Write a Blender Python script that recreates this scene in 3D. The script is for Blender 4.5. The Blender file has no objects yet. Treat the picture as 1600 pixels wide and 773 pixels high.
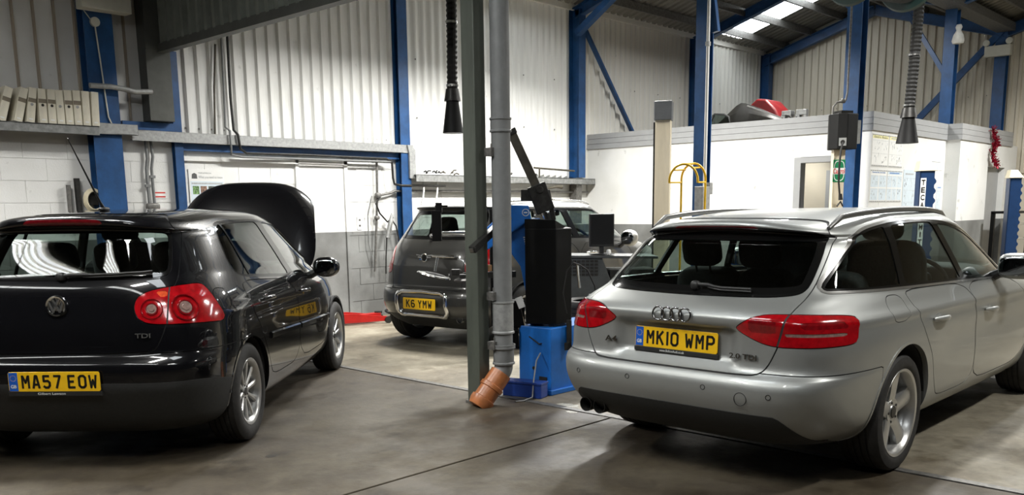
import bpy, bmesh, math, random
import numpy as np
from mathutils import Vector, Matrix
random.seed(7)
SC = bpy.context.scene
COL = SC.collection
R_ = math.radians

# ------------------------------------------------------------------ camera
def look_cam():
    f, yc, yaw, pitch, roll, h = 1391.327, 569.69, R_(46.517), R_(9.893), R_(-0.699), 1.4506
    F0 = Vector((math.sin(yaw), math.cos(yaw), 0)); R0 = Vector((math.cos(yaw), -math.sin(yaw), 0)); U0 = Vector((0, 0, 1))
    F = F0*math.cos(pitch) - U0*math.sin(pitch); U = U0*math.cos(pitch) + F0*math.sin(pitch)
    R = R0*math.cos(roll) + U*math.sin(roll); U2 = -R0*math.sin(roll) + U*math.cos(roll)
    cam = bpy.data.cameras.new('camera'); o = bpy.data.objects.new('camera', cam); COL.objects.link(o)
    cam.sensor_fit = 'HORIZONTAL'; cam.sensor_width = 36.0; cam.lens = f/1600*36
    cam.shift_y = (yc - 773/2)/1600; cam.clip_start = 0.05; cam.clip_end = 200
    M = Matrix(((R.x, U2.x, -F.x, 0), (R.y, U2.y, -F.y, 0), (R.z, U2.z, -F.z, h), (0, 0, 0, 1)))
    o.matrix_world = M
    SC.camera = o
look_cam()

# ------------------------------------------------------------------ world, lights, exposure
W = bpy.data.worlds.new('world'); SC.world = W; W.use_nodes = True
W.node_tree.nodes['Background'].inputs[0].default_value = (0.75, 0.85, 1.0, 1)
W.node_tree.nodes['Background'].inputs[1].default_value = 0.5
SC.view_settings.view_transform = 'Standard'
SC.view_settings.look = 'None'
SC.view_settings.gamma = 1.0
SC.view_settings.use_curve_mapping = False
SC.view_settings.exposure = 0.15
LAMPS = [  # x, y, z, watts, rotation, spread, where: hanging fluorescent fittings
    (9.6, 7.1, 4.42, 380, 0, 150, 'above the parked crossover'), (6.9, 7.5, 4.25, 190, 0, 150, 'just behind the hanging partition'), (13.4, 6.6, 4.85, 130, 0, 165, 'above the office roof'),
    (9.3, 2.65, 4.5, 240, 0, 150, 'above the silver estate'), (15.3, 2.2, 4.4, 270, 0, 160, 'in front of the office side wall'),
    (1.0, 4.4, 4.3, 85, 0, 176, 'above the tail of the black hatchback'), (1.5, 7.3, 4.05, 150, 0, 136, 'above the roof of the black hatchback'), (0.6, 1.2, 4.3, 52, 0, 170, 'in the front bay'), (5.9, -0.6, 4.4, 130, 0, 160, 'behind the estate to the right'),
    (13.2, 6.6, 2.36, 12, 0, 160, 'inside the office'),
]
SKY_STRENGTH = 9.0
try:
    SC.cycles.max_bounces = 8; SC.cycles.transparent_max_bounces = 16
    SC.cycles.caustics_reflective = False; SC.cycles.caustics_refractive = False
    SC.cycles.sample_clamp_indirect = 6.0
except Exception:
    pass

# ------------------------------------------------------------------ materials
MATS = {}
def _nt(name):
    m = bpy.data.materials.new(name); m.use_nodes = True
    nt = m.node_tree; b = nt.nodes['Principled BSDF']
    MATS[name] = m
    return m, nt, b
def noise_col(nt, c1, c2, scale, detail=6, lo=0.35, hi=0.65, coord='Object', stretch=None):
    tc = nt.nodes.new('ShaderNodeTexCoord')
    src = tc.outputs[coord]
    if stretch:
        mp = nt.nodes.new('ShaderNodeMapping'); mp.inputs['Scale'].default_value = stretch
        nt.links.new(src, mp.inputs[0]); src = mp.outputs[0]
    n = nt.nodes.new('ShaderNodeTexNoise'); n.inputs['Scale'].default_value = scale; n.inputs['Detail'].default_value = detail
    n.inputs['Roughness'].default_value = 0.65
    nt.links.new(src, n.inputs['Vector'])
    r = nt.nodes.new('ShaderNodeValToRGB'); r.color_ramp.elements[0].position = lo; r.color_ramp.elements[1].position = hi
    r.color_ramp.elements[0].color = (*c1, 1); r.color_ramp.elements[1].color = (*c2, 1)
    nt.links.new(n.outputs['Fac'], r.inputs[0])
    return r.outputs[0], n.outputs['Fac']
def mat(name, col, rough=0.5, metal=0.0, var=0.12, scale=9.0, bump=0.0, coat=0.0, spec=None, coord='Object', emit=None, estr=0, stretch=None, lo=0.35, hi=0.65, bscale=None):
    m, nt, b = _nt(name)
    c1 = tuple(max(0, c*(1-var)) for c in col); c2 = tuple(min(1, c*(1+var)) for c in col)
    out, fac = noise_col(nt, c1, c2, scale, coord=coord, stretch=stretch, lo=lo, hi=hi)
    nt.links.new(out, b.inputs['Base Color'])
    b.inputs['Roughness'].default_value = rough; b.inputs['Metallic'].default_value = metal
    b.inputs['Coat Weight'].default_value = coat; b.inputs['Coat Roughness'].default_value = 0.03
    if spec is not None: b.inputs['Specular IOR Level'].default_value = spec
    if bump:
        bp = nt.nodes.new('ShaderNodeBump'); bp.inputs['Strength'].default_value = bump; bp.inputs['Distance'].default_value = 0.01
        nt.links.new(fac, bp.inputs['Height']); nt.links.new(bp.outputs[0], b.inputs['Normal'])
    if emit:
        b.inputs['Emission Color'].default_value = (*emit, 1); b.inputs['Emission Strength'].default_value = estr
    return m
def glass(name, tint, gloss_rough=0.02, ior=1.5):
    m, nt, b = _nt(name); nt.nodes.remove(b)
    out = nt.nodes['Material Output']
    tr = nt.nodes.new('ShaderNodeBsdfTransparent'); tr.inputs[0].default_value = (*tint, 1)
    gl = nt.nodes.new('ShaderNodeBsdfGlossy'); gl.inputs['Roughness'].default_value = gloss_rough
    tc = nt.nodes.new('ShaderNodeTexCoord'); n = nt.nodes.new('ShaderNodeTexNoise'); n.inputs['Scale'].default_value = 3
    nt.links.new(tc.outputs['Object'], n.inputs['Vector'])
    r = nt.nodes.new('ShaderNodeMapRange'); r.inputs[3].default_value = 0.9; r.inputs[4].default_value = 1.0
    nt.links.new(n.outputs['Fac'], r.inputs[0]); nt.links.new(r.outputs[0], gl.inputs[0])
    lw = nt.nodes.new('ShaderNodeLayerWeight'); pw = nt.nodes.new('ShaderNodeMath'); pw.operation = 'POWER'; pw.inputs[1].default_value = 4.0; nt.links.new(lw.outputs['Facing'], pw.inputs[0])
    fr = nt.nodes.new('ShaderNodeMath'); fr.operation = 'MULTIPLY_ADD'; fr.inputs[1].default_value = 0.85; fr.inputs[2].default_value = 0.055; nt.links.new(pw.outputs[0], fr.inputs[0])
    mx = nt.nodes.new('ShaderNodeMixShader')
    nt.links.new(fr.outputs[0], mx.inputs[0]); nt.links.new(tr.outputs[0], mx.inputs[1]); nt.links.new(gl.outputs[0], mx.inputs[2])
    nt.links.new(mx.outputs[0], out.inputs[0])
    return m

# paint and car materials
mat('black_paint', (0.004, 0.004, 0.005), 0.25, 0, 0.1, 4, coat=1.0, spec=0.1)
mat('silver_paint', (0.345, 0.355, 0.345), 0.44, 0.6, 0.03, 260, coat=0.45, lo=0.2, hi=0.8)
mat('mink_paint', (0.050, 0.049, 0.045), 0.32, 0.45, 0.06, 200, coat=0.8)
mat('white_paint', (0.80, 0.80, 0.78), 0.3, 0, 0.03, 5, coat=0.6)
mat('black_plastic', (0.018, 0.018, 0.018), 0.5, 0, 0.2, 30, bump=0.05)
mat('bumper_plastic', (0.022, 0.023, 0.023), 0.62, 0, 0.15, 60, bump=0.05)
mat('bumper_grey', (0.024, 0.023, 0.020), 0.5, 0, 0.25, 12)
mat('gloss_black', (0.006, 0.006, 0.006), 0.12, 0, 0.1, 6)
mat('rubber', (0.022, 0.021, 0.020), 0.75, 0, 0.3, 25, bump=0.15)
mat('alloy', (0.50, 0.50, 0.49), 0.32, 0.75, 0.06, 12, coat=0.3)
mat('badge_chrome', (0.30, 0.30, 0.31), 0.14, 1.0, 0.1, 30)
mat('rail_satin', (0.20, 0.20, 0.195), 0.35, 0.7, 0.05, 8)
mat('chrome', (0.80, 0.80, 0.80), 0.09, 1.0, 0.04, 8)
mat('bright_trim', (0.62, 0.62, 0.61), 0.2, 0.9, 0.04, 8)
mat('brake_steel', (0.12, 0.115, 0.11), 0.5, 0.7, 0.3, 30)
mat('seat_cloth', (0.045, 0.047, 0.048), 0.9, 0, 0.25, 60, bump=0.1)
mat('dark_trim', (0.020, 0.020, 0.021), 0.7, 0, 0.2, 20)
mat('light_red', (0.36, 0.003, 0.007), 0.12, 0, 0.25, 28, coat=1.0)
mat('deep_red', (0.20, 0.003, 0.006), 0.15, 0, 0.3, 40, coat=1.0)
mat('lens_clear', (0.36, 0.24, 0.21), 0.12, 0.3, 0.25, 60, coat=1.0)
mat('lens_orange', (0.75, 0.10, 0.03), 0.12, 0.1, 0.25, 40, coat=1.0)
mat('stop_red', (0.12, 0.003, 0.006), 0.2, 0, 0.2, 30, coat=0.6)
mat('plate_yellow', (0.90, 0.53, 0.012), 0.35, 0, 0.03, 40, coat=0.3)
mat('plate_black', (0.010, 0.009, 0.008), 0.4, 0, 0.1, 20)
mat('plate_blue', (0.012, 0.10, 0.48), 0.35, 0, 0.06, 20)
mat('white_print', (0.75, 0.76, 0.74), 0.5, 0, 0.04, 20)
glass('car_glass', (0.57, 0.65, 0.62))
glass('car_glass_dark', (0.45, 0.5, 0.48))
glass('clear_glass', (0.85, 0.9, 0.88))
# building materials
mat('blue_steel', (0.013, 0.064, 0.185), 0.42, 0, 0.22, 5, bump=0.03)
mat('green_grey_steel', (0.085, 0.095, 0.078), 0.5, 0.1, 0.18, 7, bump=0.05, stretch=(1, 1, .25))
mat('dark_cladding', (0.19, 0.205, 0.18), 0.55, 0.1, 0.15, 4)
mat('dark_panel', (0.075, 0.078, 0.070), 0.6, 0, 0.15, 5)
mat('cream_cladding', (0.70, 0.685, 0.63), 0.5, 0, 0.06, 2.2, coord='Generated')
mat('white_cladding', (0.78, 0.78, 0.76), 0.45, 0, 0.05, 2.0, coord='Generated')
mat('beige_cladding', (0.58, 0.53, 0.43), 0.55, 0, 0.07, 2.0, coord='Generated')
mat('left_cladding', (0.38, 0.325, 0.26), 0.6, 0, 0.08, 2.0, coord='Generated')
mat('roof_sheet', (0.22, 0.21, 0.185), 0.7, 0, 0.15, 2.0)
mat('roof_cream', (0.48, 0.46, 0.40), 0.7, 0, 0.1, 2.0)
mat('galvanised', (0.34, 0.345, 0.34), 0.55, 0.45, 0.16, 26, bump=0.06)
mat('dusty_ledge', (0.24, 0.245, 0.24), 0.7, 0.2, 0.25, 22, bump=0.1)
mat('grey_upvc', (0.34, 0.345, 0.35), 0.45, 0, 0.04, 6)
mat('pipe_grey', (0.185, 0.19, 0.19), 0.48, 0, 0.08, 12)
mat('clay_orange', (0.44, 0.155, 0.055), 0.35, 0, 0.18, 14, bump=0.03)
mat('dirty_steel', (0.16, 0.155, 0.145), 0.5, 0.5, 0.3, 30, bump=0.1)
mat('dark_steel', (0.035, 0.034, 0.032), 0.4, 0.5, 0.3, 24, bump=0.08)
mat('black_box', (0.003, 0.003, 0.003), 0.5, 0, 0.2, 14, spec=0.15)
mat('mirror_dark', (0.30, 0.31, 0.32), 0.03, 1.0, 0.02, 6)
mat('machine_blue', (0.012, 0.145, 0.52), 0.4, 0, 0.12, 7, bump=0.04)
mat('tray_blue', (0.015, 0.05, 0.26), 0.4, 0, 0.12, 9)
mat('machine_grey', (0.075, 0.08, 0.08), 0.5, 0.1, 0.15, 10)
mat('beige_post', (0.60, 0.53, 0.40), 0.5, 0, 0.1, 8, bump=0.03, stretch=(1, 1, .15))
mat('cream_cap', (0.72, 0.65, 0.47), 0.45, 0, 0.06, 9)
mat('cap_grey', (0.10, 0.105, 0.11), 0.5, 0, 0.1, 9)
mat('lift_blue', (0.007, 0.033, 0.105), 0.4, 0, 0.12, 6, bump=0.03)
mat('safety_yellow', (0.78, 0.48, 0.02), 0.38, 0, 0.12, 9)
mat('safety_red', (0.42, 0.012, 0.010), 0.38, 0, 0.15, 9)
mat('reel_black', (0.005, 0.005, 0.005), 0.55, 0, 0.2, 12, spec=0.25)
mat('wood_block', (0.35, 0.19, 0.08), 0.7, 0, 0.25, 18)
mat('hose_black', (0.006, 0.0058, 0.0055), 0.6, 0, 0.3, 14)
mat('hose_tan', (0.07, 0.062, 0.045), 0.6, 0, 0.3, 14)
mat('reel_green', (0.006, 0.024, 0.021), 0.45, 0, 0.15, 9)
mat('box_file', (0.72, 0.68, 0.56), 0.75, 0, 0.10, 12, stretch=(1, 1, .4))
mat('file_dark', (0.20, 0.17, 0.125), 0.8, 0, 0.15, 10)
mat('dark_hole', (0.02, 0.018, 0.015), 0.8, 0, 0.1, 10)
mat('enclosure_cream', (0.62, 0.61, 0.53), 0.5, 0, 0.05, 8)
mat('paper', (0.80, 0.80, 0.78), 0.7, 0, 0.03, 10)
mat('paper_blue', (0.62, 0.70, 0.76), 0.7, 0, 0.04, 10)
mat('paper_yellow', (0.85, 0.80, 0.42), 0.7, 0, 0.05, 10)
mat('print_grey', (0.42, 0.44, 0.45), 0.7, 0, 0.2, 40)
mat('print_dark', (0.09, 0.09, 0.09), 0.7, 0, 0.2, 40)
mat('print_blue', (0.12, 0.24, 0.52), 0.7, 0, 0.15, 40)
mat('print_red', (0.55, 0.05, 0.04), 0.7, 0, 0.15, 40)
mat('photo_green', (0.14, 0.26, 0.09), 0.6, 0, 0.9, 45)
mat('photo_skin', (0.22, 0.13, 0.09), 0.6, 0, 0.9, 40)
mat('photo_dark', (0.06, 0.07, 0.05), 0.6, 0, 0.9, 40)
mat('castrol_green', (0.006, 0.20, 0.075), 0.4, 0, 0.06, 10)
mat('tinsel', (0.35, 0.015, 0.04), 0.25, 0.7, 0.5, 50)
mat('sack_white', (0.62, 0.61, 0.57), 0.8, 0, 0.12, 14)
mat('red_plastic', (0.15, 0.006, 0.008), 0.4, 0, 0.2, 8)
mat('screen_black', (0.008, 0.008, 0.009), 0.3, 0, 0.1, 6)
mat('door_white', (0.76, 0.765, 0.75), 0.45, 0, 0.05, 3)
mat('tube_light', (0.9, 0.92, 0.95), 0.4, 0, 0.02, 5, emit=(0.95, 0.98, 1.0), estr=14)
mat('lamp_housing', (0.65, 0.63, 0.55), 0.5, 0, 0.05, 6)
mat('rooflight', (0.8, 0.85, 0.85), 0.5, 0, 0.03, 5, emit=(0.92, 0.97, 1.0), estr=SKY_STRENGTH)

def wall_paint():
    m, nt, b = _nt('wall_paint')
    g = nt.nodes.new('ShaderNodeNewGeometry'); sp = nt.nodes.new('ShaderNodeSeparateXYZ'); nt.links.new(g.outputs['Position'], sp.inputs[0])
    gt = nt.nodes.new('ShaderNodeMath'); gt.operation = 'GREATER_THAN'; gt.inputs[1].default_value = 1.18; nt.links.new(sp.outputs['Z'], gt.inputs[0])
    n1 = nt.nodes.new('ShaderNodeTexNoise'); n1.inputs['Scale'].default_value = 1.6; n1.inputs['Detail'].default_value = 8; nt.links.new(g.outputs['Position'], n1.inputs['Vector'])
    def ramp(c1, c2, lo, hi):
        r = nt.nodes.new('ShaderNodeValToRGB'); e = r.color_ramp.elements
        e[0].position = lo; e[1].position = hi; e[0].color = (*c1, 1); e[1].color = (*c2, 1); return r
    rw = ramp((0.70, 0.70, 0.675), (0.80, 0.80, 0.785), 0.3, 0.6); nt.links.new(n1.outputs['Fac'], rw.inputs[0])
    rg = ramp((0.12, 0.12, 0.115), (0.235, 0.24, 0.235), 0.36, 0.62); nt.links.new(n1.outputs['Fac'], rg.inputs[0])
    mx = nt.nodes.new('ShaderNodeMix'); mx.data_type = 'RGBA'
    nt.links.new(gt.outputs[0], mx.inputs[0]); nt.links.new(rg.outputs[0], mx.inputs[6]); nt.links.new(rw.outputs[0], mx.inputs[7])
    # dark smears
    n2 = nt.nodes.new('ShaderNodeTexNoise'); n2.inputs['Scale'].default_value = 5.5; n2.inputs['Detail'].default_value = 10; nt.links.new(g.outputs['Position'], n2.inputs['Vector'])
    rs = ramp((1, 1, 1), (0.45, 0.45, 0.44), 0.66, 0.80); nt.links.new(n2.outputs['Fac'], rs.inputs[0])
    mm = nt.nodes.new('ShaderNodeMix'); mm.data_type = 'RGBA'; mm.blend_type = 'MULTIPLY'; mm.inputs[0].default_value = 1
    nt.links.new(mx.outputs[2], mm.inputs[6]); nt.links.new(rs.outputs[0], mm.inputs[7])
    nt.links.new(mm.outputs[2], b.inputs['Base Color']); b.inputs['Roughness'].default_value = 0.55
    bp = nt.nodes.new('ShaderNodeBump'); bp.inputs['Strength'].default_value = 0.15; bp.inputs['Distance'].default_value = 0.01
    n3 = nt.nodes.new('ShaderNodeTexNoise'); n3.inputs['Scale'].default_value = 60; nt.links.new(g.outputs['Position'], n3.inputs['Vector'])
    nt.links.new(n3.outputs['Fac'], bp.inputs['Height']); nt.links.new(bp.outputs[0], b.inputs['Normal'])
wall_paint()
def concrete(name, c1, c2, c3, stain):
    m, nt, b = _nt(name)
    g = nt.nodes.new('ShaderNodeNewGeometry')
    def noise(s, d=8):
        n = nt.nodes.new('ShaderNodeTexNoise'); n.inputs['Scale'].default_value = s; n.inputs['Detail'].default_value = d; n.inputs['Roughness'].default_value = 0.62
        nt.links.new(g.outputs['Position'], n.inputs['Vector']); return n.outputs['Fac']
    def ramp(src, els):
        r = nt.nodes.new('ShaderNodeValToRGB'); e = r.color_ramp.elements
        e[0].position, e[1].position = els[0][0], els[-1][0]; e[0].color = (*els[0][1], 1); e[1].color = (*els[-1][1], 1)
        for p, c in els[1:-1]: q = e.new(p); q.color = (*c, 1)
        nt.links.new(src, r.inputs[0]); return r.outputs[0]
    def mul(a, c):
        mm = nt.nodes.new('ShaderNodeMix'); mm.data_type = 'RGBA'; mm.blend_type = 'MULTIPLY'; mm.inputs[0].default_value = 1
        nt.links.new(a, mm.inputs[6]); nt.links.new(c, mm.inputs[7]); return mm.outputs[2]
    base = ramp(noise(1.1), [(0.34, c1), (0.52, c2), (0.68, c3)])
    fine = ramp(noise(14), [(0.3, (0.78,)*3), (0.7, (1.12,)*3)])
    st = mul(ramp(noise(2.7, 12), [(0.56, (1, 1, 1)), (0.70, stain)]), ramp(noise(0.7, 9), [(0.50, (1, 1, 1)), (0.56, (0.72, 0.69, 0.66))]))
    specks = ramp(noise(55, 3), [(0.70, (1, 1, 1)), (0.78, (1.5, 1.5, 1.45))])
    col = mul(mul(mul(base, fine), st), specks)
    nt.links.new(col, b.inputs['Base Color'])
    rr = ramp(noise(1.9, 10), [(0.40, (0.72,)*3), (0.62, (0.42,)*3)])
    nt.links.new(rr, b.inputs['Roughness'])
    bp = nt.nodes.new('ShaderNodeBump'); bp.inputs['Strength'].default_value = 0.25; bp.inputs['Distance'].default_value = 0.01
    nt.links.new(noise(24), bp.inputs['Height']); nt.links.new(bp.outputs[0], b.inputs['Normal'])
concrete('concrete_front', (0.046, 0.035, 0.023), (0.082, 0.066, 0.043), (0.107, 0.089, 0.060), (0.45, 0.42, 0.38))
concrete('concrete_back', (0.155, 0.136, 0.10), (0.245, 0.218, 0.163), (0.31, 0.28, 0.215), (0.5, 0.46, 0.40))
mat('scuff_white', (0.42, 0.41, 0.37), 0.7, 0, 0.35, 14)
mat('joint_dark', (0.05, 0.045, 0.036), 0.8, 0, 0.3, 12)
mat('oil_stain', (0.035, 0.03, 0.024), 0.45, 0, 0.3, 9)

# ------------------------------------------------------------------ geometry helpers
def props(o, label=None, cat=None, group=None, kind=None):
    if label: o['label'] = label
    if cat: o['category'] = cat
    if group: o['group'] = group
    if kind: o['kind'] = kind
    return o
def thing(name, label, cat, loc=(0, 0, 0), rotz=0.0, group=None):
    o = bpy.data.objects.new(name, None); COL.objects.link(o)
    o.location = loc; o.rotation_euler = (0, 0, rotz); o.empty_display_size = 0.1
    return props(o, label, cat, group)
def link(name, me, m, parent=None):
    o = bpy.data.objects.new(name, me); COL.objects.link(o)
    if m is not None and len(me.materials) == 0: me.materials.append(MATS[m])
    if parent: o.parent = parent
    return o
def dup_tree(o, parent=None):
    c = o.copy(); COL.objects.link(c); c.parent = parent
    for ch in o.children: dup_tree(ch, c)
    return c
class MB:
    def __init__(s): s.v = []; s.f = []
    def add(s, vs, fs):
        b = len(s.v); s.v += [tuple(v) for v in vs]; s.f += [tuple(i+b for i in f) for f in fs]; return s
    def box(s, c, d, rot=None):
        x, y, z = d[0]/2, d[1]/2, d[2]/2
        vs = [Vector(p) for p in ((-x,-y,-z),(x,-y,-z),(x,y,-z),(-x,y,-z),(-x,-y,z),(x,-y,z),(x,y,z),(-x,y,z))]
        if rot is not None: vs = [rot @ v for v in vs]
        return s.add([v+Vector(c) for v in vs], [(0,3,2,1),(4,5,6,7),(0,1,5,4),(1,2,6,5),(2,3,7,6),(3,0,4,7)])
    def bx(s, x0, x1, y0, y1, z0, z1): return s.box(((x0+x1)/2,(y0+y1)/2,(z0+z1)/2),(x1-x0,y1-y0,z1-z0))
    def beam(s, a, b, w, h, up=(0, 0, 1)):
        a, b = Vector(a), Vector(b); d = (b-a); L = d.length; d.normalize()
        sd = d.cross(Vector(up));
        if sd.length < 1e-5: sd = d.cross(Vector((1, 0, 0)))
        sd.normalize(); u = sd.cross(d)
        R = Matrix((d, sd, u)).transposed()
        return s.box((a+b)/2, (L, w, h), R)
    def ibeam(s, a, b, w, h, t=0.014, up=(0, 0, 1)):
        a, b = Vector(a), Vector(b); d = (b-a).normalized(); sd = d.cross(Vector(up)); sd.normalize(); u = sd.cross(d)
        s.beam(a+u*(h/2-t/2), b+u*(h/2-t/2), w, t, up); s.beam(a-u*(h/2-t/2), b-u*(h/2-t/2), w, t, up); s.beam(a, b, t, h-2*t, up); return s
    def tube(s, pts, r, n=10, caps=True, closed=False):
        pts = [Vector(p) for p in pts]; rs = r if isinstance(r, (list, tuple)) else [r]*len(pts)
        rings = []; prev = None; N = len(pts)
        for i, p in enumerate(pts):
            if closed: t = (pts[(i+1) % N]-pts[i-1])
            else: t = pts[min(i+1, N-1)]-pts[max(i-1, 0)]
            t.normalize()
            if prev is None:
                ref = Vector((0, 0, 1)) if abs(t.z) < 0.9 else Vector((1, 0, 0)); a = t.cross(ref)
            else: a = prev - t*prev.dot(t)
            a.normalize(); prev = a; b = t.cross(a)
            rings.append([p+(a*math.cos(q)+b*math.sin(q))*rs[i] for q in [2*math.pi*k/n for k in range(n)]])
        vs = [v for ring in rings for v in ring]; fs = []
        for i in range(N if closed else N-1):
            j = (i+1) % N
            for k in range(n):
                l = (k+1) % n; fs.append((i*n+k, i*n+l, j*n+l, j*n+k))
        if caps and not closed: fs += [tuple(range(n-1, -1, -1)), tuple((N-1)*n+k for k in range(n))]
        return s.add(vs, fs)
    def cyl(s, a, b, r, n=16, r2=None): return s.tube([a, b], [r, r if r2 is None else r2], n)
    def lathe(s, prof, n=32, axis='z', c=(0, 0, 0), closed=False, a0=0.0, a1=2*math.pi):
        full = abs(a1-a0-2*math.pi) < 1e-6; K = n if full else n+1
        vs = []
        for k in range(K):
            q = a0+(a1-a0)*k/n; cc, ss = math.cos(q), math.sin(q)
            for r, h in prof:
                if axis == 'z': p = (r*cc, r*ss, h)
                elif axis == 'y': p = (r*cc, h, r*ss)
                else: p = (h, r*cc, r*ss)
                vs.append((p[0]+c[0], p[1]+c[1], p[2]+c[2]))
        m = len(prof); fs = []
        for k in range(n):
            k2 = (k+1) % K
            for i in range(m if closed else m-1):
                j = (i+1) % m; fs.append((k*m+i, k*m+j, k2*m+j, k2*m+i))
        return s.add(vs, fs)
    def blob(s, c, d, e=0.5, e2=None, n=20, m=12, rot=None, taper=None):
        e2 = e if e2 is None else e2; vs = []
        sg = lambda x, p: math.copysign(abs(x)**p, x)
        for i in range(m+1):
            ph = -math.pi/2+math.pi*i/m
            for k in range(n):
                th = 2*math.pi*k/n
                p = Vector((d[0]/2*sg(math.cos(ph), e)*sg(math.cos(th), e2), d[1]/2*sg(math.cos(ph), e)*sg(math.sin(th), e2), d[2]/2*sg(math.sin(ph), e)))
                if taper: p = taper(p)
                if rot is not None: p = rot @ p
                vs.append(p+Vector(c))
        fs = [(i*n+k, i*n+(k+1) % n, (i+1)*n+(k+1) % n, (i+1)*n+k) for i in range(m) for k in range(n)]
        return s.add(vs, fs)
    def prism(s, poly, h0, h1, plane='xy'):
        n = len(poly)
        def mk(a, b, h): return {'xy': (a, b, h), 'xz': (a, h, b), 'yz': (h, a, b)}[plane]
        vs = [mk(a, b, h0) for a, b in poly]+[mk(a, b, h1) for a, b in poly]
        return s.add(vs, [tuple(range(n-1, -1, -1)), tuple(range(n, 2*n))]+[(i, (i+1) % n, n+(i+1) % n, n+i) for i in range(n)])
    def xf(s, M):
        s.v = [tuple(M @ Vector(v)) for v in s.v]; return s
    def mesh(s, name, smooth=None):
        me = bpy.data.meshes.new(name); me.from_pydata(s.v, [], s.f); 
        bm = bmesh.new(); bm.from_mesh(me); bmesh.ops.remove_doubles(bm, verts=bm.verts, dist=1e-6)
        bmesh.ops.recalc_face_normals(bm, faces=bm.faces); bm.to_mesh(me); bm.free()
        if smooth: me.shade_smooth(); me.set_sharp_from_angle(angle=R_(smooth))
        return me
    def build(s, name, m, parent=None, smooth=None, bevel=0):
        o = link(name, s.mesh(name, smooth), m, parent)
        if bevel:
            md = o.modifiers.new('bevel', 'BEVEL'); md.width = bevel; md.segments = 2; md.limit_method = 'ANGLE'
        return o
def text_mesh(txt, w, h, depth=0.002, bold=0.0, name='lettering', spacing=1.0):
    cu = bpy.data.curves.new(name, 'FONT'); cu.body = txt; cu.size = 1; cu.extrude = 0.01; cu.offset = bold; cu.space_character = spacing; cu.resolution_u = 4
    cu.align_x = 'CENTER'
    o = bpy.data.objects.new(name, cu); COL.objects.link(o)
    dg = bpy.context.evaluated_depsgraph_get(); dg.update()
    me = bpy.data.meshes.new_from_object(o.evaluated_get(dg)); me.name = name
    bpy.data.objects.remove(o); bpy.data.curves.remove(cu)
    n = len(me.vertices); co = np.empty(n*3); me.vertices.foreach_get('co', co); co = co.reshape(-1, 3)
    mn, mx = co.min(0), co.max(0); c = (mn+mx)/2
    co = (co-c)/np.maximum(mx-mn, 1e-6)*np.array([w, h, depth*2])
    me.vertices.foreach_set('co', co.ravel()); me.materials.clear(); me.update()
    return me
def place_text(me, m, parent, loc, xdir, zdir, name='lettering'):
    """text mesh lies in its xy plane: x -> xdir, y -> zdir, z(normal) -> xdir x zdir"""
    x = Vector(xdir).normalized(); y = Vector(zdir).normalized(); z = x.cross(y)
    o = link(name, me, m, parent)
    M = Matrix((x, y, z)).transposed().to_4x4(); M.translation = Vector(loc)
    o.matrix_local = M if parent else M
    if not parent: o.matrix_world = M
    return o

GLYPH = {'A': [[(7, 2), (21, 73), (29, 73), (43, 2)], [(13, 24), (37, 24)]], 'M': [[(7, 2), (7, 77)], [(9, 74), (25, 34), (41, 74)], [(43, 77), (43, 2)]], 'W': [[(6, 77), (14, 6), (25, 48), (36, 6), (44, 77)]], 'K': [[(7, 2), (7, 77)], [(42, 77), (9, 36)], [(19, 47), (43, 2)]],
    'E': [[(44, 72), (7, 72), (7, 7), (44, 7)], [(7, 40), (37, 40)]], 'O': [[(17, 7), (33, 7), (43, 17), (43, 62), (33, 72), (17, 72), (7, 62), (7, 17), (17, 7), (33, 7)]], '1': [[(7, 2), (7, 77)]], 'P': [[(7, 2), (7, 72), (33, 72), (43, 62), (43, 44), (33, 35), (7, 35)]],
    'Y': [[(7, 77), (25, 38), (43, 77)], [(25, 40), (25, 2)]], '5': [[(43, 72), (9, 72), (9, 43), (32, 45), (43, 35), (43, 18), (33, 7), (17, 7), (6, 16)]], '7': [[(6, 72), (43, 72), (20, 2)]], '6': [[(42, 64), (33, 72), (17, 72), (7, 62), (7, 17), (17, 7), (33, 7), (43, 17), (43, 33), (33, 43), (9, 43)]]}
GLYPH['0'] = GLYPH['O']
def plate_chars(parent, txt, w, h, cx, z, m):
    adv = [(14 if c == '1' else 50 if c != ' ' else 14) for c in txt]; total = sum(adv)+11*(len(txt)-1); sx = w/total; sy = h/79; x = cx-w/2
    for c, a in zip(txt, adv):
        if c != ' ':
            b = MB()
            for line in GLYPH[c]:
                P = [Vector((p[0]*sx, (p[1]-39.5)*sy, 0)) for p in line]; r = 6.6*sy
                for p, q in zip(P, P[1:]): b.beam(p, q, 2*r*(0.9 if c in 'MW' else 1), 0.0012)
                for p in P[1:-1]: b.cyl(p-Vector((0, 0, 0.0006)), p+Vector((0, 0, 0.0006)), r*(0.9 if c in 'MW' else 1), 10)
            o = b.build('character', m, parent); o.location = (x, 0, z)
        x += (a+11)*sx
# ------------------------------------------------------------------ setting
YB, XG = 10.0, 18.8            # back wall face, gable face
VAL, RID = 5.12, 7.56          # valley and ridge lines
EAVE, RZ = 4.72, 5.47
def roof_z(y):
    per = 2*(10-RID); t = (10-y) % per
    return EAVE+(RZ-EAVE)*(1-abs(t-per/2)/(per/2))
def struct(o, label=None):
    o['kind'] = 'structure'
    if label: o['label'] = label
    return o
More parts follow.
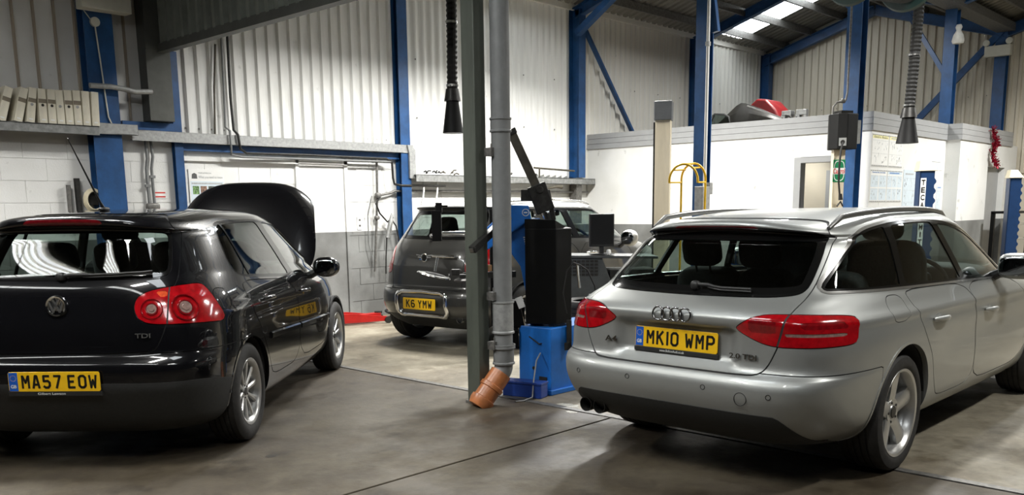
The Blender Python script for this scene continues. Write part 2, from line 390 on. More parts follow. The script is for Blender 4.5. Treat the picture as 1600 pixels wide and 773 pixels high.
# floor: two pours meeting at a steel edge under the opening
fl = MB().bx(-5.6, 19.3, -6.2, 10.6, -0.30, -0.021).build('floor', 'joint_dark'); struct(fl, 'concrete workshop floor in slabs, darker in the front bay')
def slab(x0, x1, y0, y1, m, z=0.0):
    g = 0.009; o = MB().bx(x0+g, x1-g, y0+g, y1-g, -0.022, z).build('slab', m, fl, bevel=0.005); return o
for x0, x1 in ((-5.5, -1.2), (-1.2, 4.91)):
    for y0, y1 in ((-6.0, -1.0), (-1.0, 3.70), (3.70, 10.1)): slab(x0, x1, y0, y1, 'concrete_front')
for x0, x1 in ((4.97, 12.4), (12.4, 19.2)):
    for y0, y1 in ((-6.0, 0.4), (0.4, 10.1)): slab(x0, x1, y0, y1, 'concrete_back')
MB().bx(4.91, 4.97, -6.0, 10.1, -0.02, 0.004).build('threshold_strip', 'dirty_steel', fl)
def stain(cx, cy, rx, ry, seed, m='oil_stain'):
    rnd = random.Random(seed); n = 26
    pts = [(cx+rx*math.cos(t)*(0.7+0.45*rnd.random()), cy+ry*math.sin(t)*(0.7+0.45*rnd.random())) for t in [2*math.pi*k/n for k in range(n)]]
    o = MB().prism(pts, 0.0005, 0.0015).build('oil_stain', m, fl); return o
def scuff(cx, cy, rx, ry, seed):
    o = stain(cx, cy, rx, ry, seed, 'scuff_white'); o.name = 'paint_scuff'
scuff(5.02, 4.18, 0.05, 0.10, 11); scuff(4.86, 4.02, 0.03, 0.05, 12)
stain(0.92, 4.15, 0.10, 0.05, 1); stain(2.78, 4.65, .05, .03, 2)
# back wall: painted blockwork below, profiled sheets above
wb = MB().bx(-5.5, 19.2, YB+0.006, YB+0.25, 0, 5.3).build('wall_back', 'wall_paint'); struct(wb, 'white and grey painted block wall with profiled sheet cladding above')
bm = MB().bx(-0.2175, 0.2175, 0, 0.03, 0.003, 0.222).mesh('block'); bm.materials.append(MATS['wall_paint'])
bh = MB().bx(-0.1075, 0.1075, 0, 0.03, 0.003, 0.222).mesh('block'); bh.materials.append(MATS['wall_paint'])
DOOR = (6.60, 7.30, 2.06)
for row in range(10):
    x = 2.9-(0.22 if row % 2 else 0)
    while x < 12.6:
        z = row*0.225
        if not (DOOR[0]-0.05 < x+0.1 and x-0.1 < DOOR[1]+0.05 and z < DOOR[2]) and not (x > 8.3 and row > 7):
            o = link('block', bm, None, wb); o.location = (x, YB+random.uniform(-0.0015, 0.0015), z)
        elif z < DOOR[2] and x <= 8.3:
            for hx in (x-0.11, x+0.11):
                if hx+0.105 < DOOR[0]-0.05 or hx-0.105 > DOOR[1]+0.05:
                    o = link('block', bh, None, wb); o.location = (hx, YB, z)
        x += 0.44
def sheet(parent, a, b, z0, z1f, pitch, depth, prof, m, axis='x', face=YB, out=-1, name='cladding_sheet'):
    """profiled sheet along axis from a to b; z1f gives the top"""
    pts = []
    n = max(1, int(round((b-a)/pitch)))
    for k in range(n):
        s0 = a+(b-a)*k/n; p = (b-a)/n
        if prof == 'trap':
            for t, d in ((0, 0), (0.52, 0), (0.62, 1), (0.90, 1)): pts.append((s0+p*t, d*depth))
        elif prof == 'wave':
            for t in range(8): pts.append((s0+p*t/8, depth*(0.5-0.5*math.cos(2*math.pi*t/8))))
        elif prof == 'rib':
            for t, d in ((0, 0), (0.80, 0), (0.84, 1), (0.93, 1), (0.97, 0)): pts.append((s0+p*t, d*depth))
    pts.append((b, pts[0][1])); vs = []
    for q, d in pts:
        if axis == 'x': vs += [(q, face+out*d, z0), (q, face+out*d, z1f(q))]
        else: vs += [(face+out*d, q, z0), (face+out*d, q, z1f(q))]
    mb = MB().add(vs, [(2*i, 2*i+2, 2*i+3, 2*i+1) for i in range(len(pts)-1)])
    return mb.build(name, m, parent, 40 if prof == 'wave' else None)
for a, b in ((2.4, 3.2), (3.2, 4.0), (4.33, 5.05)): sheet(wb, a, b, 2.37, lambda q: 5.0, 0.2, 0.03, 'rib', 'left_cladding', face=YB+0.01)
xs = [5.05, 5.83, 6.62, 7.40, 8.2]
for a, b in zip(xs, xs[1:]): sheet(wb, a, b, 2.34, lambda q: 4.9, 0.163, 0.045, 'trap', 'white_cladding', face=YB+0.01)
def sheets(a, b, w):
    n = max(1, round((b-a)/w)); return [(a+(b-a)*k/n, a+(b-a)*(k+1)/n) for k in range(n)]
for a, b in sheets(8.4, 12.0, 0.9): sheet(wb, a, b, 1.93, lambda q: EAVE+0.04, 0.15, 0.045, 'wave', 'white_cladding', face=YB+0.01)
for a, b in sheets(12.28, 18.6, 0.9): sheet(wb, a, b, 1.95, lambda q: EAVE+0.02, 0.15, 0.045, 'wave', 'cream_cladding', face=YB+0.01)
MB().bx(8.4, 18.7, YB-0.06, YB+0.02, EAVE-0.02, EAVE+0.11).build('eaves_filler', 'cream_cladding', wb)
# screws along the sheet bottoms
sm = MB().blob((0, 0, 0), (0.022, 0.014, 0.022), 0.8, n=8, m=5).mesh('screw'); sm.materials.append(MATS['dirty_steel'])
for k in range(20): o = link('screw', sm, None, wb); o.location = (5.12+k*0.163*1.0, YB-0.003, 2.42)
for z in (3.55, 2.75):
    for k in range(12): o = link('screw', sm, None, wb); o.location = (8.6+k*0.75, YB-0.04, z)
# gable wall
wr = MB().bx(XG+0.03, XG+0.2, -6.0, 10.2, 0, 5.6).build('wall_right', 'beige_cladding'); struct(wr, 'beige profiled sheet gable wall behind the office')
for a, b in sheets(-0.4, 9.92, 0.98): sheet(wr, a, b, 2.0, lambda q: roof_z(q)-0.05, 0.163, 0.03, 'trap', 'beige_cladding', axis='y', face=XG, out=-1)
for k in range(26): o = link('screw', sm, None, wr); o.location = (XG-0.04, 9.6-k*0.322, 3.45)
# closing walls out of view; the dark of unlit depth is put into their colour
struct(MB().bx(-5.7, -5.5, -6.2, 10.3, 0, 5.6).build('wall_left', 'dark_trim'), 'unseen left wall of the bay, coloured dark to imitate unlit depth')
struct(MB().bx(-5.7, 19.2, -6.4, -6.2, 0, 5.6).build('wall_front', 'dark_trim'), 'unseen wall behind the camera, coloured dark to imitate unlit depth')
# roof
ce = MB()
ys = [10.1, RID, VAL, VAL-2.44, VAL-4.88, VAL-7.32, VAL-9.76, -6.3]
ce.add([(x, y, roof_z(y)+0.09 if y < 10 else EAVE+0.05) for y in ys for x in (-5.7, 19.3)], [(2*i, 2*i+1, 2*i+3, 2*i+2) for i in range(len(ys)-1)])
ceo = ce.build('ceiling', 'roof_sheet'); struct(ceo, 'dark ribbed roof sheeting with blue rafters and rooflights')
def slope_sheet(x0, x1, y0, y1, m, name='roof_panel', pitch=0.19, dz=0.0, depth=0.035):
    n = max(1, round((x1-x0)/pitch)); pts = []
    for k in range(n):
        s0 = x0+(x1-x0)*k/n; p = (x1-x0)/n
        for t, d in ((0, 0), (0.5, 0), (0.6, 1), (0.9, 1)): pts.append((s0+p*t, d*depth))
    pts.append((x1, 0)); vs = []
    for q, d in pts: vs += [(q, y0, roof_z(y0)+0.05+d+dz), (q, y1, roof_z(y1)+0.05+d+dz)]
    return MB().add(vs, [(2*i, 2*i+1, 2*i+3, 2*i+2) for i in range(len(pts)-1)]).build(name, m, ceo)
E1 = 0.002
for a, b in sheets(4.9, 18.8, 1.05):
    for y0, y1, m in ((9.99, RID+E1, 'roof_sheet'), (RID-E1, VAL+E1, 'roof_cream'), (VAL-E1, VAL-2.44+E1, 'roof_sheet')): slope_sheet(a, b, y0, y1, m)
# rooflights: translucent sheets lit by the day
sky = []
for x0, x1, y0, y1 in ((16.3, 17.2, 9.72, 7.75), (9.9, 10.8, 9.2, 7.75), (13.6, 14.5, 4.6, 2.9), (8.2, 9.1, 4.6, 2.9), (1.6, 2.7, 4.7, 2.9), (-0.3, 0.9, -0.4, -2.1), (13.6, 14.5, 2.4, 0.6)):
    sky.append(slope_sheet(x0, x1, y0, y1, 'rooflight', 'rooflight', dz=-0.012, depth=0.02))
# purlins
for y in (9.47, 8.87, 8.2, 7.75, 7.3, 6.6, 5.9, 5.3, 4.7, 4.0, 3.3, 2.8):
    MB().beam((4.85, y, roof_z(y)-0.035), (18.8, y, roof_z(y)-0.035), 0.05, 0.13).build('purlin', 'dirty_steel', ceo)
# rafters
for x in (8.3, 12.1, 15.8, 18.62):
    for (y0, y1) in ((9.92, RID), (RID, VAL), (VAL, VAL-2.44)):
        rz_ = 0.19 if x > 18 else 0.10
        MB().ibeam((x, y0, roof_z(y0)-rz_), (x, y1, roof_z(y1)-rz_), 0.13, 0.19 if x > 18 else 0.17).build('rafter', 'blue_steel', ceo)
def column(name, x, y, w, d, z1, label, m='blue_steel', axis='y', z0=0, t=0.014):
    """I section: flanges of width w facing +-axis, web depth d"""
    b = MB()
    if axis == 'y':
        b.bx(x-w/2, x+w/2, y-d/2, y-d/2+t, z0, z1); b.bx(x-w/2, x+w/2, y+d/2-t, y+d/2, z0, z1); b.bx(x-t/2, x+t/2, y-d/2+t, y+d/2-t, z0, z1)
    else:
        b.bx(x-d/2, x-d/2+t, y-w/2, y+w/2, z0, z1); b.bx(x+d/2-t, x+d/2, y-w/2, y+w/2, z0, z1); b.bx(x-d/2+t, x+d/2-t, y-t/2, y+t/2, z0, z1)
    o = b.build(name, m); struct(o, label); return o
column('trim_1', 4.15, YB-0.09, 0.30, 0.16, 4.9, 'wide blue steel column on the wall by the box files')
column('trim_2', 4.98, YB-0.05, 0.10, 0.08, 3.24, 'narrow blue post under the grey sheet partition')
cC = column('trim_3', 8.29, YB-0.075, 0.17, 0.13, 4.7, 'blue steel column left of the parked crossover')
column('trim_4', 12.10, YB-0.12, 0.17, 0.22, 4.7, 'blue steel column behind the crossover roof', z0=1.97)
MB().bx(12.03, 12.17, YB-0.16, YB-0.01, 1.2, 1.86).build('trim_5', 'dirty_steel')
bpy.data.objects['trim_5']['kind'] = 'structure'
column('trim_6', 15.75, YB-0.14, 0.2, 0.26, 4.7, 'dark blue steel column above the office roof', z0=2.0)
column('trim_7', XG-0.17, YB-0.12, 0.18, 0.22, 4.72, 'blue corner column where the sheet walls meet', z0=2.0)
column('trim_8', 8.33, 5.12, 0.13, 0.13, 4.66, 'blue free standing column with white conduit', axis='x')
column('trim_9', 12.12, 5.14, 0.2, 0.2, 4.66, 'blue free standing column carrying the black reel box', axis='x')
column('trim_10', 15.9, 5.18, 0.18, 0.18, 4.66, 'blue column standing above the office side wall', axis='x')
column('trim_11', XG-0.13, 5.18, 0.2, 0.18, 4.6, 'blue column on the gable under the twin spot light', axis='x')
# valley beam, braces
MB().beam((4.9, VAL, EAVE-0.12), (18.7, VAL, EAVE-0.12), 0.30, 0.14).build('valley_gutter', 'dirty_steel', ceo)
def brace(a, b, w, h, label):
    o = MB().beam(a, b, w, h, (0, 1, 0)).build('trim_12', 'blue_steel'); struct(o, label); return o
brace((12.2, YB-0.14, 4.50), (13.75, YB-0.14, 2.70), 0.05, 0.07, 'long diagonal blue brace on the cream cladding')
brace((18.6, 6.95, 2.7), (18.6, 5.15, 4.60), 0.06, 0.12, 'diagonal blue brace crossing the gable wall')
brace((15.9, 6.0, 4.75), (15.9, 5.25, 3.55), 0.05, 0.07, 'short blue knee brace on the office column')
brace((12.12, 5.9, 4.85), (12.12, 5.22, 4.0), 0.05, 0.08, 'short blue knee brace above the reel box column')
brace((8.33, 5.12, 4.0), (8.34, 5.0, 3.2), 0.05, 0.08, 'short blue gusset on the conduit column')
brace((12.0, YB-0.2, 4.30), (12.0, 9.0, 4.80), 0.12, 0.10, 'blue knee brace at the eaves of the back wall')
# sheet partition hanging over the opening, its trim and return
pw = struct(MB().bx(4.80, 4.83, -6.2, YB-0.1, 3.27, 5.6).build('wall_partition', 'dark_panel'), 'dark sheet partition hanging above the opening')
for a, b in sheets(4.0, YB-0.12, 0.98):
    sheet(pw, a, b, 3.27, lambda q: 5.2, 0.16, 0.05, 'trap', 'dark_cladding', axis='y', face=4.795, out=-1)
MB().bx(4.75, 4.85, -6.2, YB-0.1, 3.19, 3.28).build('bottom_rail', 'dark_panel', pw)
MB().bx(4.62, 4.82, YB-0.22, YB-0.02, 3.2, 5.2).build('end_trim', 'dark_panel', pw)
gb = MB(); gb.bx(4.62, 4.90, YB-0.20, YB-0.02, 2.46, 3.22); gb.build('boxing', 'dark_panel', pw, bevel=0.004)
# galvanised ledges and rails on the back wall
def ledge(name, x0, x1, z, h, d, m, label):
    b = MB(); b.bx(x0, x1, YB-d, YB-0.002, z-0.012, z); b.bx(x0, x1, YB-d, YB-d+0.010, z-h, z); b.bx(x0, x1, YB-d, YB-d+0.05, z-h, z-h+0.008)
    o = b.build(name, m, None, bevel=0.002); return struct(o, label)
ledge('trim_13', 2.4, 4.03, 2.36, 0.09, 0.26, 'dusty_ledge', 'grey steel ledge carrying the row of box files')
o = ledge('trim_14', 4.0, 4.46, 2.40, 0.11, 0.22, 'galvanised', 'galvanised trunking passing the wide blue column')
o = ledge('trim_15', 4.42, 8.42, 2.355, 0.11, 0.15, 'galvanised', 'long galvanised trunking along the back wall')
MB().prism([(8.30, 2.355), (8.36, 2.355), (8.44, 2.29), (8.44, 1.90), (8.33, 1.90), (8.33, 2.24)], YB-0.17, YB-0.15, 'xz').build('corner_plate', 'galvanised', o)
MB().bx(8.33, 8.345, YB-0.15, YB, 1.90, 2.34).build('drop_trunking', 'galvanised', o)
ledge('trim_16', 8.40, 12.47, 1.955, 0.10, 0.22, 'dusty_ledge', 'dusty steel ledge behind the parked crossover')
struct(MB().bx(5.04, 8.22, YB-0.07, YB, 2.16, 2.24).build('trim_17', 'blue_steel'), 'blue rail under the galvanised trunking')
struct(MB().bx(4.35, 4.95, YB-0.10, YB-0.01, 2.36, 2.45).build('trim_18', 'blue_steel'), 'short blue rail beside the grey boxing')
# door in the back wall
d = MB().bx(DOOR[0], DOOR[1], YB-0.012, YB+0.03, 0.02, DOOR[2]).build('door_1', 'wall_paint'); struct(d, 'flush door painted white above and grey below')
fr = MB(); fr.bx(DOOR[0]-0.05, DOOR[0]-0.004, YB-0.03, YB+0.02, 0, DOOR[2]+0.05); fr.bx(DOOR[1]+0.004, DOOR[1]+0.06, YB-0.03, YB+0.02, 0, DOOR[2]+0.05); fr.bx(DOOR[0]-0.05, DOOR[1]+0.06, YB-0.03, YB+0.02, DOOR[2]+0.004, DOOR[2]+0.05)
fr.build('door_frame', 'wall_paint', d)
MB().bx(5.05, 6.56, YB-0.03, YB, 2.05, 2.10).build('lintel_strip', 'wall_paint', d)
# ------------------------------------------------------------------ office
OX, OY = 12.5, 5.02
ow = MB()
ow.bx(OX, OX+0.12, 6.10, YB, 0, 2.48); ow.bx(OX, OX+0.12, OY+0.12, 5.22, 0, 2.48); ow.bx(OX, OX+0.12, 5.22, 6.10, 2.12, 2.48)
of = ow.build('wall_office_front', 'wall_paint'); struct(of, 'white office wall with a doorway')
sw = struct(MB().bx(OX, 15.5, OY, OY+0.12, 0, 2.48).build('wall_office_side', 'wall_paint'), 'bright white office side wall hung with charts')
s2 = MB(); s2.bx(15.5, 15.62, 4.92, OY+0.1, 0, 2.48); s2.bx(15.5, 17.0, 4.80, 4.92, 0, 2.48); s2.bx(17.0, 18.0, 4.80, 4.92, 2.08, 2.48); s2.bx(18.0, 18.7, 4.8, 4.92, 0, 2.48)
s2 = s2.build('wall_office_bay', 'wall_paint'); struct(s2, 'white office bay wall beside the tinsel')
MB().bx(17.0, 18.0, 4.90, 4.99, 0, 2.08).build('door_2', 'grey_upvc'); bpy.data.objects['door_2']['kind'] = 'structure'
# cladding boards round the office top
for k in range(3):
    z0 = 2.46+k*0.085; z1 = z0+0.080; e = 0.025-0.004*k
    for nm, a in (('fascia_board', (OX-e, OX, OY-e, YB-0.01)),): MB().bx(a[0], a[1], a[2], a[3], z0, z1).build(nm, 'grey_upvc', of)
    MB().bx(OX, 15.5, OY-e, OY, z0, z1).build('fascia_board', 'grey_upvc', sw)
    MB().bx(15.5-e, 15.5, 4.8-e, OY-e, z0, z1).build('fascia_board', 'grey_upvc', s2); MB().bx(15.5, 18.3, 4.8-e, 4.8, z0, z1).build('fascia_board', 'grey_upvc', s2)
struct(MB().bx(OX+0.02, 18.7, OY+0.02, YB-0.02, 2.48, 2.70).build('ceiling_office', 'dirty_steel'), 'flat office roof used for storage')
# doorway frame, door leaf standing open and room behind
df = MB(); df.bx(OX-0.03, OX+0.13, 6.02, 6.12, 0, 2.14); df.bx(OX-0.03, OX+0.13, 5.20, 5.28, 0, 2.14); df.bx(OX-0.03, OX+0.13, 5.28, 6.02, 2.06, 2.14)
df = df.build('door_3', 'grey_upvc', None, bevel=0.003); struct(df, 'grey framed office doorway')
struct(MB().bx(OX+1.5, OX+1.6, 5.1, 8.0, 0, 2.46).build('wall_office_inner', 'beige_cladding'), 'inner office wall seen through the doorway')
MB().bx(OX+1.46, OX+1.5, 5.55, 6.3, 0, 2.0).build('inner_door_frame', 'grey_upvc', df); MB().bx(OX+1.44, OX+1.47, 5.95, 6.06, 0.8, 1.9).build('glazing_strip', 'clear_glass', df)
MB().bx(OX+0.15, OX+0.20, 6.06, 6.12, 0, 2.05).build('door_edge', 'white_paint', df)
# ------------------------------------------------------------------ hanging light fittings
def lamp(i, x, y, z, w, rz, spread, where):
    t = thing('ceiling_light', 'hanging fluorescent light fitting '+where, 'light', (x, y, z), rz, 'hanging workshop lights')
    L, ww = 1.25, 0.34
    b = MB(); b.add([(-L/2, -ww/2, -0.09), (-L/2, -0.10, 0.0), (-L/2, 0.10, 0.0), (-L/2, ww/2, -0.09), (L/2, -ww/2, -0.09), (L/2, -0.10, 0), (L/2, 0.10, 0), (L/2, ww/2, -0.09)], [(0, 1, 5, 4), (1, 2, 6, 5), (2, 3, 7, 6), (0, 3, 2, 1), (4, 5, 6, 7)])
    o = b.build('reflector', 'lamp_housing', t); md = o.modifiers.new('s', 'SOLIDIFY'); md.thickness = 0.006
    MB().bx(-L/2, L/2, -0.06, 0.06, 0.005, 0.06).build('gear_tray', 'lamp_housing', t, bevel=0.004)
    for q in (-0.06, 0.06): MB().cyl((-L/2+0.03, q, -0.035), (L/2-0.03, q, -0.035), 0.013, 10).build('tube', 'tube_light', t, 40)
    h = roof_z(y)+0.03-z if z > 3 else 0.07
    for q in (-0.45, 0.45): MB().cyl((q, 0, 0.05), (q, 0, h), 0.004, 6).build('suspension_wire', 'dirty_steel', t)
    d = bpy.data.lights.new('lamp_light', 'AREA'); d.shape = 'RECTANGLE'; d.size = L*0.95; d.size_y = 0.26; d.energy = w; d.color = (1.0, 0.985, 0.94); d.spread = R_(spread)
    lo = bpy.data.objects.new('lamp_light', d); COL.objects.link(lo); lo.parent = t; lo.location = (0, 0, -0.095)
for i, l in enumerate(LAMPS): lamp(i, *l)

def light_bank(x, y, z, label):
    t = thing('light_bank', label, 'light', (x, y, z), 0, 'five tube light banks in the front bay')
    MB().bx(-0.24, 0.24, -1.25, 1.25, 0.03, 0.09).build('housing', 'lamp_housing', t, bevel=0.005)
    for k in range(5):
        for y0 in (-1.22, 0.03): MB().cyl((-0.18+k*0.09, y0, 0), (-0.18+k*0.09, y0+1.19, 0), 0.018, 10).build('tube', 'tube_light', t, 40)
    for q in (-0.8, 0.8): MB().cyl((0, q, 0.09), (0, q, roof_z(y+q)+0.04-z), 0.005, 6).build('suspension_wire', 'dirty_steel', t)
light_bank(-1.55, 6.35, 4.62, 'five tube fluorescent bank over the hatchback side of the bay')
light_bank(-0.75, 3.7, 4.62, 'five tube fluorescent bank nearer the camera in the bay')
# ------------------------------------------------------------------ car shells
def pchip(xs, ys):
    xs = np.asarray(xs, float); ys = np.asarray(ys, float)
    h = np.diff(xs); d = np.diff(ys)/h; m = np.zeros_like(ys)
    for i in range(1, len(xs)-1):
        if d[i-1]*d[i] > 0:
            w1, w2 = 2*h[i]+h[i-1], h[i]+2*h[i-1]; m[i] = (w1+w2)/(w1/d[i-1]+w2/d[i])
    m[0], m[-1] = d[0], d[-1]
    def f(x):
        x = np.clip(x, xs[0], xs[-1]); i = np.clip(np.searchsorted(xs, x)-1, 0, len(xs)-2)
        t = (x-xs[i])/h[i]
        return ((1+2*t)*(1-t)**2*ys[i]+t*(1-t)**2*h[i]*m[i]+t*t*(3-2*t)*ys[i+1]+t*t*(t-1)*h[i]*m[i+1])
    return f
def sstep(a, b, x): t = np.clip((x-a)/(b-a), 0, 1); return t*t*(3-2*t)
def chaikin(poly, k=2, cut=0.25):
    for _ in range(k):
        q = []
        for i in range(len(poly)):
            a, b = np.array(poly[i]), np.array(poly[(i+1) % len(poly)])
            q += [tuple(a*(1-cut)+b*cut), tuple(a*cut+b*(1-cut))]
        poly = q
    return poly
def sdpoly(px, py, poly):
    P = np.asarray(poly, float); d = np.full(px.shape, 1e9); ins = np.zeros(px.shape, bool)
    for i in range(len(P)):
        ax, ay = P[i]; bx, by = P[(i+1) % len(P)]
        ex, ey = bx-ax, by-ay; L = ex*ex+ey*ey+1e-12
        t = np.clip(((px-ax)*ex+(py-ay)*ey)/L, 0, 1)
        d = np.minimum(d, np.hypot(px-ax-t*ex, py-ay-t*ey))
        c = ((ay > py) != (by > py)) & (px < (bx-ax)*(py-ay)/(by-ay+1e-15)+ax)
        ins ^= c
    return np.where(ins, -d, d)
class Shell:
    def __init__(s, st, xc, disp=None, M=150, step=0.024):
        st = np.array(st, float); s.xc = xc
        q = np.r_[0, np.cumsum(np.sqrt(np.diff(st[:, 0])**2+0.6*np.diff(st[:, 1])**2+np.diff(st[:, 2])**2)+1e-6)]
        rows = []
        for i in range(len(q)-1):
            n = max(1, int(round((q[i+1]-q[i])/step))); rows += list(q[i]+(q[i+1]-q[i])*np.arange(n)/n)
        rows = np.array(rows+[q[-1]])
        fz, fr, fw, ff, nr, nf = [pchip(q, st[:, k])(rows) for k in range(6)]
        s.rows = (fz, fr, fw, ff, nr, nf)
        fr_ = np.linspace(0, 1, M+1)  # more columns towards the rear
        g = np.where(fr_ < 0.62, fr_*0.40/0.62, 0.40+(fr_-0.62)*0.60/0.38)
        P, U = [], []
        for i in range(len(rows)):
            x, y, a = s.ring(i)
            L = a[-1]; xx = np.interp(g*L, a, x); yy = np.interp(g*L, a, y); uu = g*L
            yy[0] = 0; yy[-1] = 0
            full = np.concatenate([np.stack([xx, yy], 1), np.stack([xx, -yy], 1)[M-1:0:-1]])
            P.append(np.c_[full, np.full(len(full), fz[i])]); U.append(np.r_[uu, -uu[M-1:0:-1]])
        K = 2*M; nrow = len(rows)
        P = np.concatenate(P); U = np.concatenate(U)
        if disp is not None: P = disp(P.copy(), U)
        faces = [(i*K+k, (i+1)*K+k, (i+1)*K+(k+1) % K, i*K+(k+1) % K) for i in range(nrow-1) for k in range(K)]
        top = P[-K:].mean(0); P = np.r_[P, [top]]; U = np.r_[U, 9.0]; t = len(P)-1; b = (nrow-1)*K
        faces += [(b+k, t, b+(k+1) % K) for k in range(K)]
        s.P, s.U = P, U; s.faces = faces
        Nn = np.zeros_like(P)
        for f in faces:
            a, b_, c = P[f[0]], P[f[1]], P[f[2]]
            if len(f) == 4: n = np.cross(P[f[2]]-P[f[0]], P[f[3]]-P[f[1]])
            else: n = np.cross(b_-a, c-a)
            for v in f: Nn[v] += n
        Nn /= np.linalg.norm(Nn, axis=1)[:, None]+1e-12
        k = 3*K  # orientation check on a side vertex
        if Nn[k+M//2][1] < 0: Nn = -Nn; s.faces = [f[::-1] for f in faces]
        s.N = Nn
    def ring(s, i):
        z, xr, w, xf, nr, nf = [a[i] for a in s.rows]
        th = np.linspace(0, math.pi/2, 260)
        # superellipse quadrants: rear then front
        c, sn = np.cos(th), np.sin(th)
        x1 = s.xc-(s.xc-xr)*np.clip(c, 0, 1)**(2/nr); y1 = w*np.clip(sn, 0, 1)**(2/nr)
        x2 = s.xc+(xf-s.xc)*np.clip(sn, 0, 1)**(2/nf); y2 = w*np.clip(c, 0, 1)**(2/nf)
        x = np.r_[x1, x2[1:]]; y = np.r_[y1, y2[1:]]
        a = np.r_[0, np.cumsum(np.hypot(np.diff(x), np.diff(y)))]
        return x, y, a
    def split(s, faces, fn):
        """cut faces along fn = 0; returns (inside fn<0, outside)"""
        v = fn(s.P[:, 0], s.P[:, 1], s.P[:, 2], s.U); v = np.where(np.abs(v) < 1e-6, 1e-6, v)
        neg = (v < 0).tolist(); vl = v.tolist(); A, B = [], []; cache = {}; nP, nN, nU = [], [], []; base = len(s.P)
        def cut(a, b):
            k = (a, b) if a < b else (b, a)
            if k not in cache:
                i, j = k; t = vl[i]/(vl[i]-vl[j]); cache[k] = base+len(nP)
                nP.append(s.P[i]*(1-t)+s.P[j]*t); n = s.N[i]*(1-t)+s.N[j]*t; nN.append(n/(np.linalg.norm(n)+1e-12)); nU.append(s.U[i]*(1-t)+s.U[j]*t)
            return cache[k]
        for f in faces:
            c = sum(neg[i] for i in f)
            if c == len(f): A.append(f)
            elif c == 0: B.append(f)
            else:
                fa, fb = [], []
                for k in range(len(f)):
                    i, j = f[k], f[(k+1) % len(f)]
                    (fa if neg[i] else fb).append(i)
                    if neg[i] != neg[j]:
                        m = cut(i, j); fa.append(m); fb.append(m)
                if len(fa) > 2: A.append(tuple(fa))
                if len(fb) > 2: B.append(tuple(fb))
        if nP: s.P = np.r_[s.P, nP]; s.N = np.r_[s.N, nN]; s.U = np.r_[s.U, nU]
        return A, B
    def part(s, faces, name, m, parent, flange=0.012, push=0.0, xform=None):
        if not faces: return None
        used = sorted({i for f in faces for i in f}); mp = {i: k for k, i in enumerate(used)}
        P = s.P[used]+s.N[used]*push; N = s.N[used]
        F = [tuple(mp[i] for i in f) for f in faces]
        if flange:
            cnt = {}
            for f in F:
                for k in range(len(f)):
                    a, b = f[k], f[(k+1) % len(f)]; cnt.setdefault((min(a, b), max(a, b)), []).append((a, b))
            bd = [e[0] for e in cnt.values() if len(e) == 1]
            V = [P]; NN = [N]; base = len(P); m1, m2 = {}, {}; eP = []
            for a, b in bd:
                for q in (a, b):
                    if q not in m1: m1[q] = base+len(eP); eP.append(P[q]); m2[q] = base+len(eP); eP.append(P[q]-N[q]*flange)
                F.append((m1[b], m1[a], m2[a], m2[b]))
            if eP: P = np.r_[P, eP]; N = np.r_[N, np.zeros((len(eP), 3))]
        if xform is not None:
            Rm = np.array(xform.to_3x3()); P = P@Rm.T+np.array(xform.translation); N = N@Rm.T
        me = bpy.data.meshes.new(name); me.from_pydata(P.tolist(), [], F); me.shade_smooth()
        me.normals_split_custom_set_from_vertices([tuple(n) for n in N])
        return link(name, me, m, parent)
    def y_at(s, x, z, side=1):  # half width of the shell near (x, z)
        d = (s.P[:, 0]-x)**2+(s.P[:, 2]-z)**2+np.where(s.P[:, 1]*side > 0.3, 0, 9)
        i = int(np.argmin(d)); return s.P[i], s.N[i]
    def rear_at(s, y, z):
        d = (s.P[:, 1]-y)**2+(s.P[:, 2]-z)**2+np.where(s.P[:, 0] < 1.2, 0, 9)
        i = np.argsort(d)[:3]; return s.P[i].mean(0), s.N[i[0]]

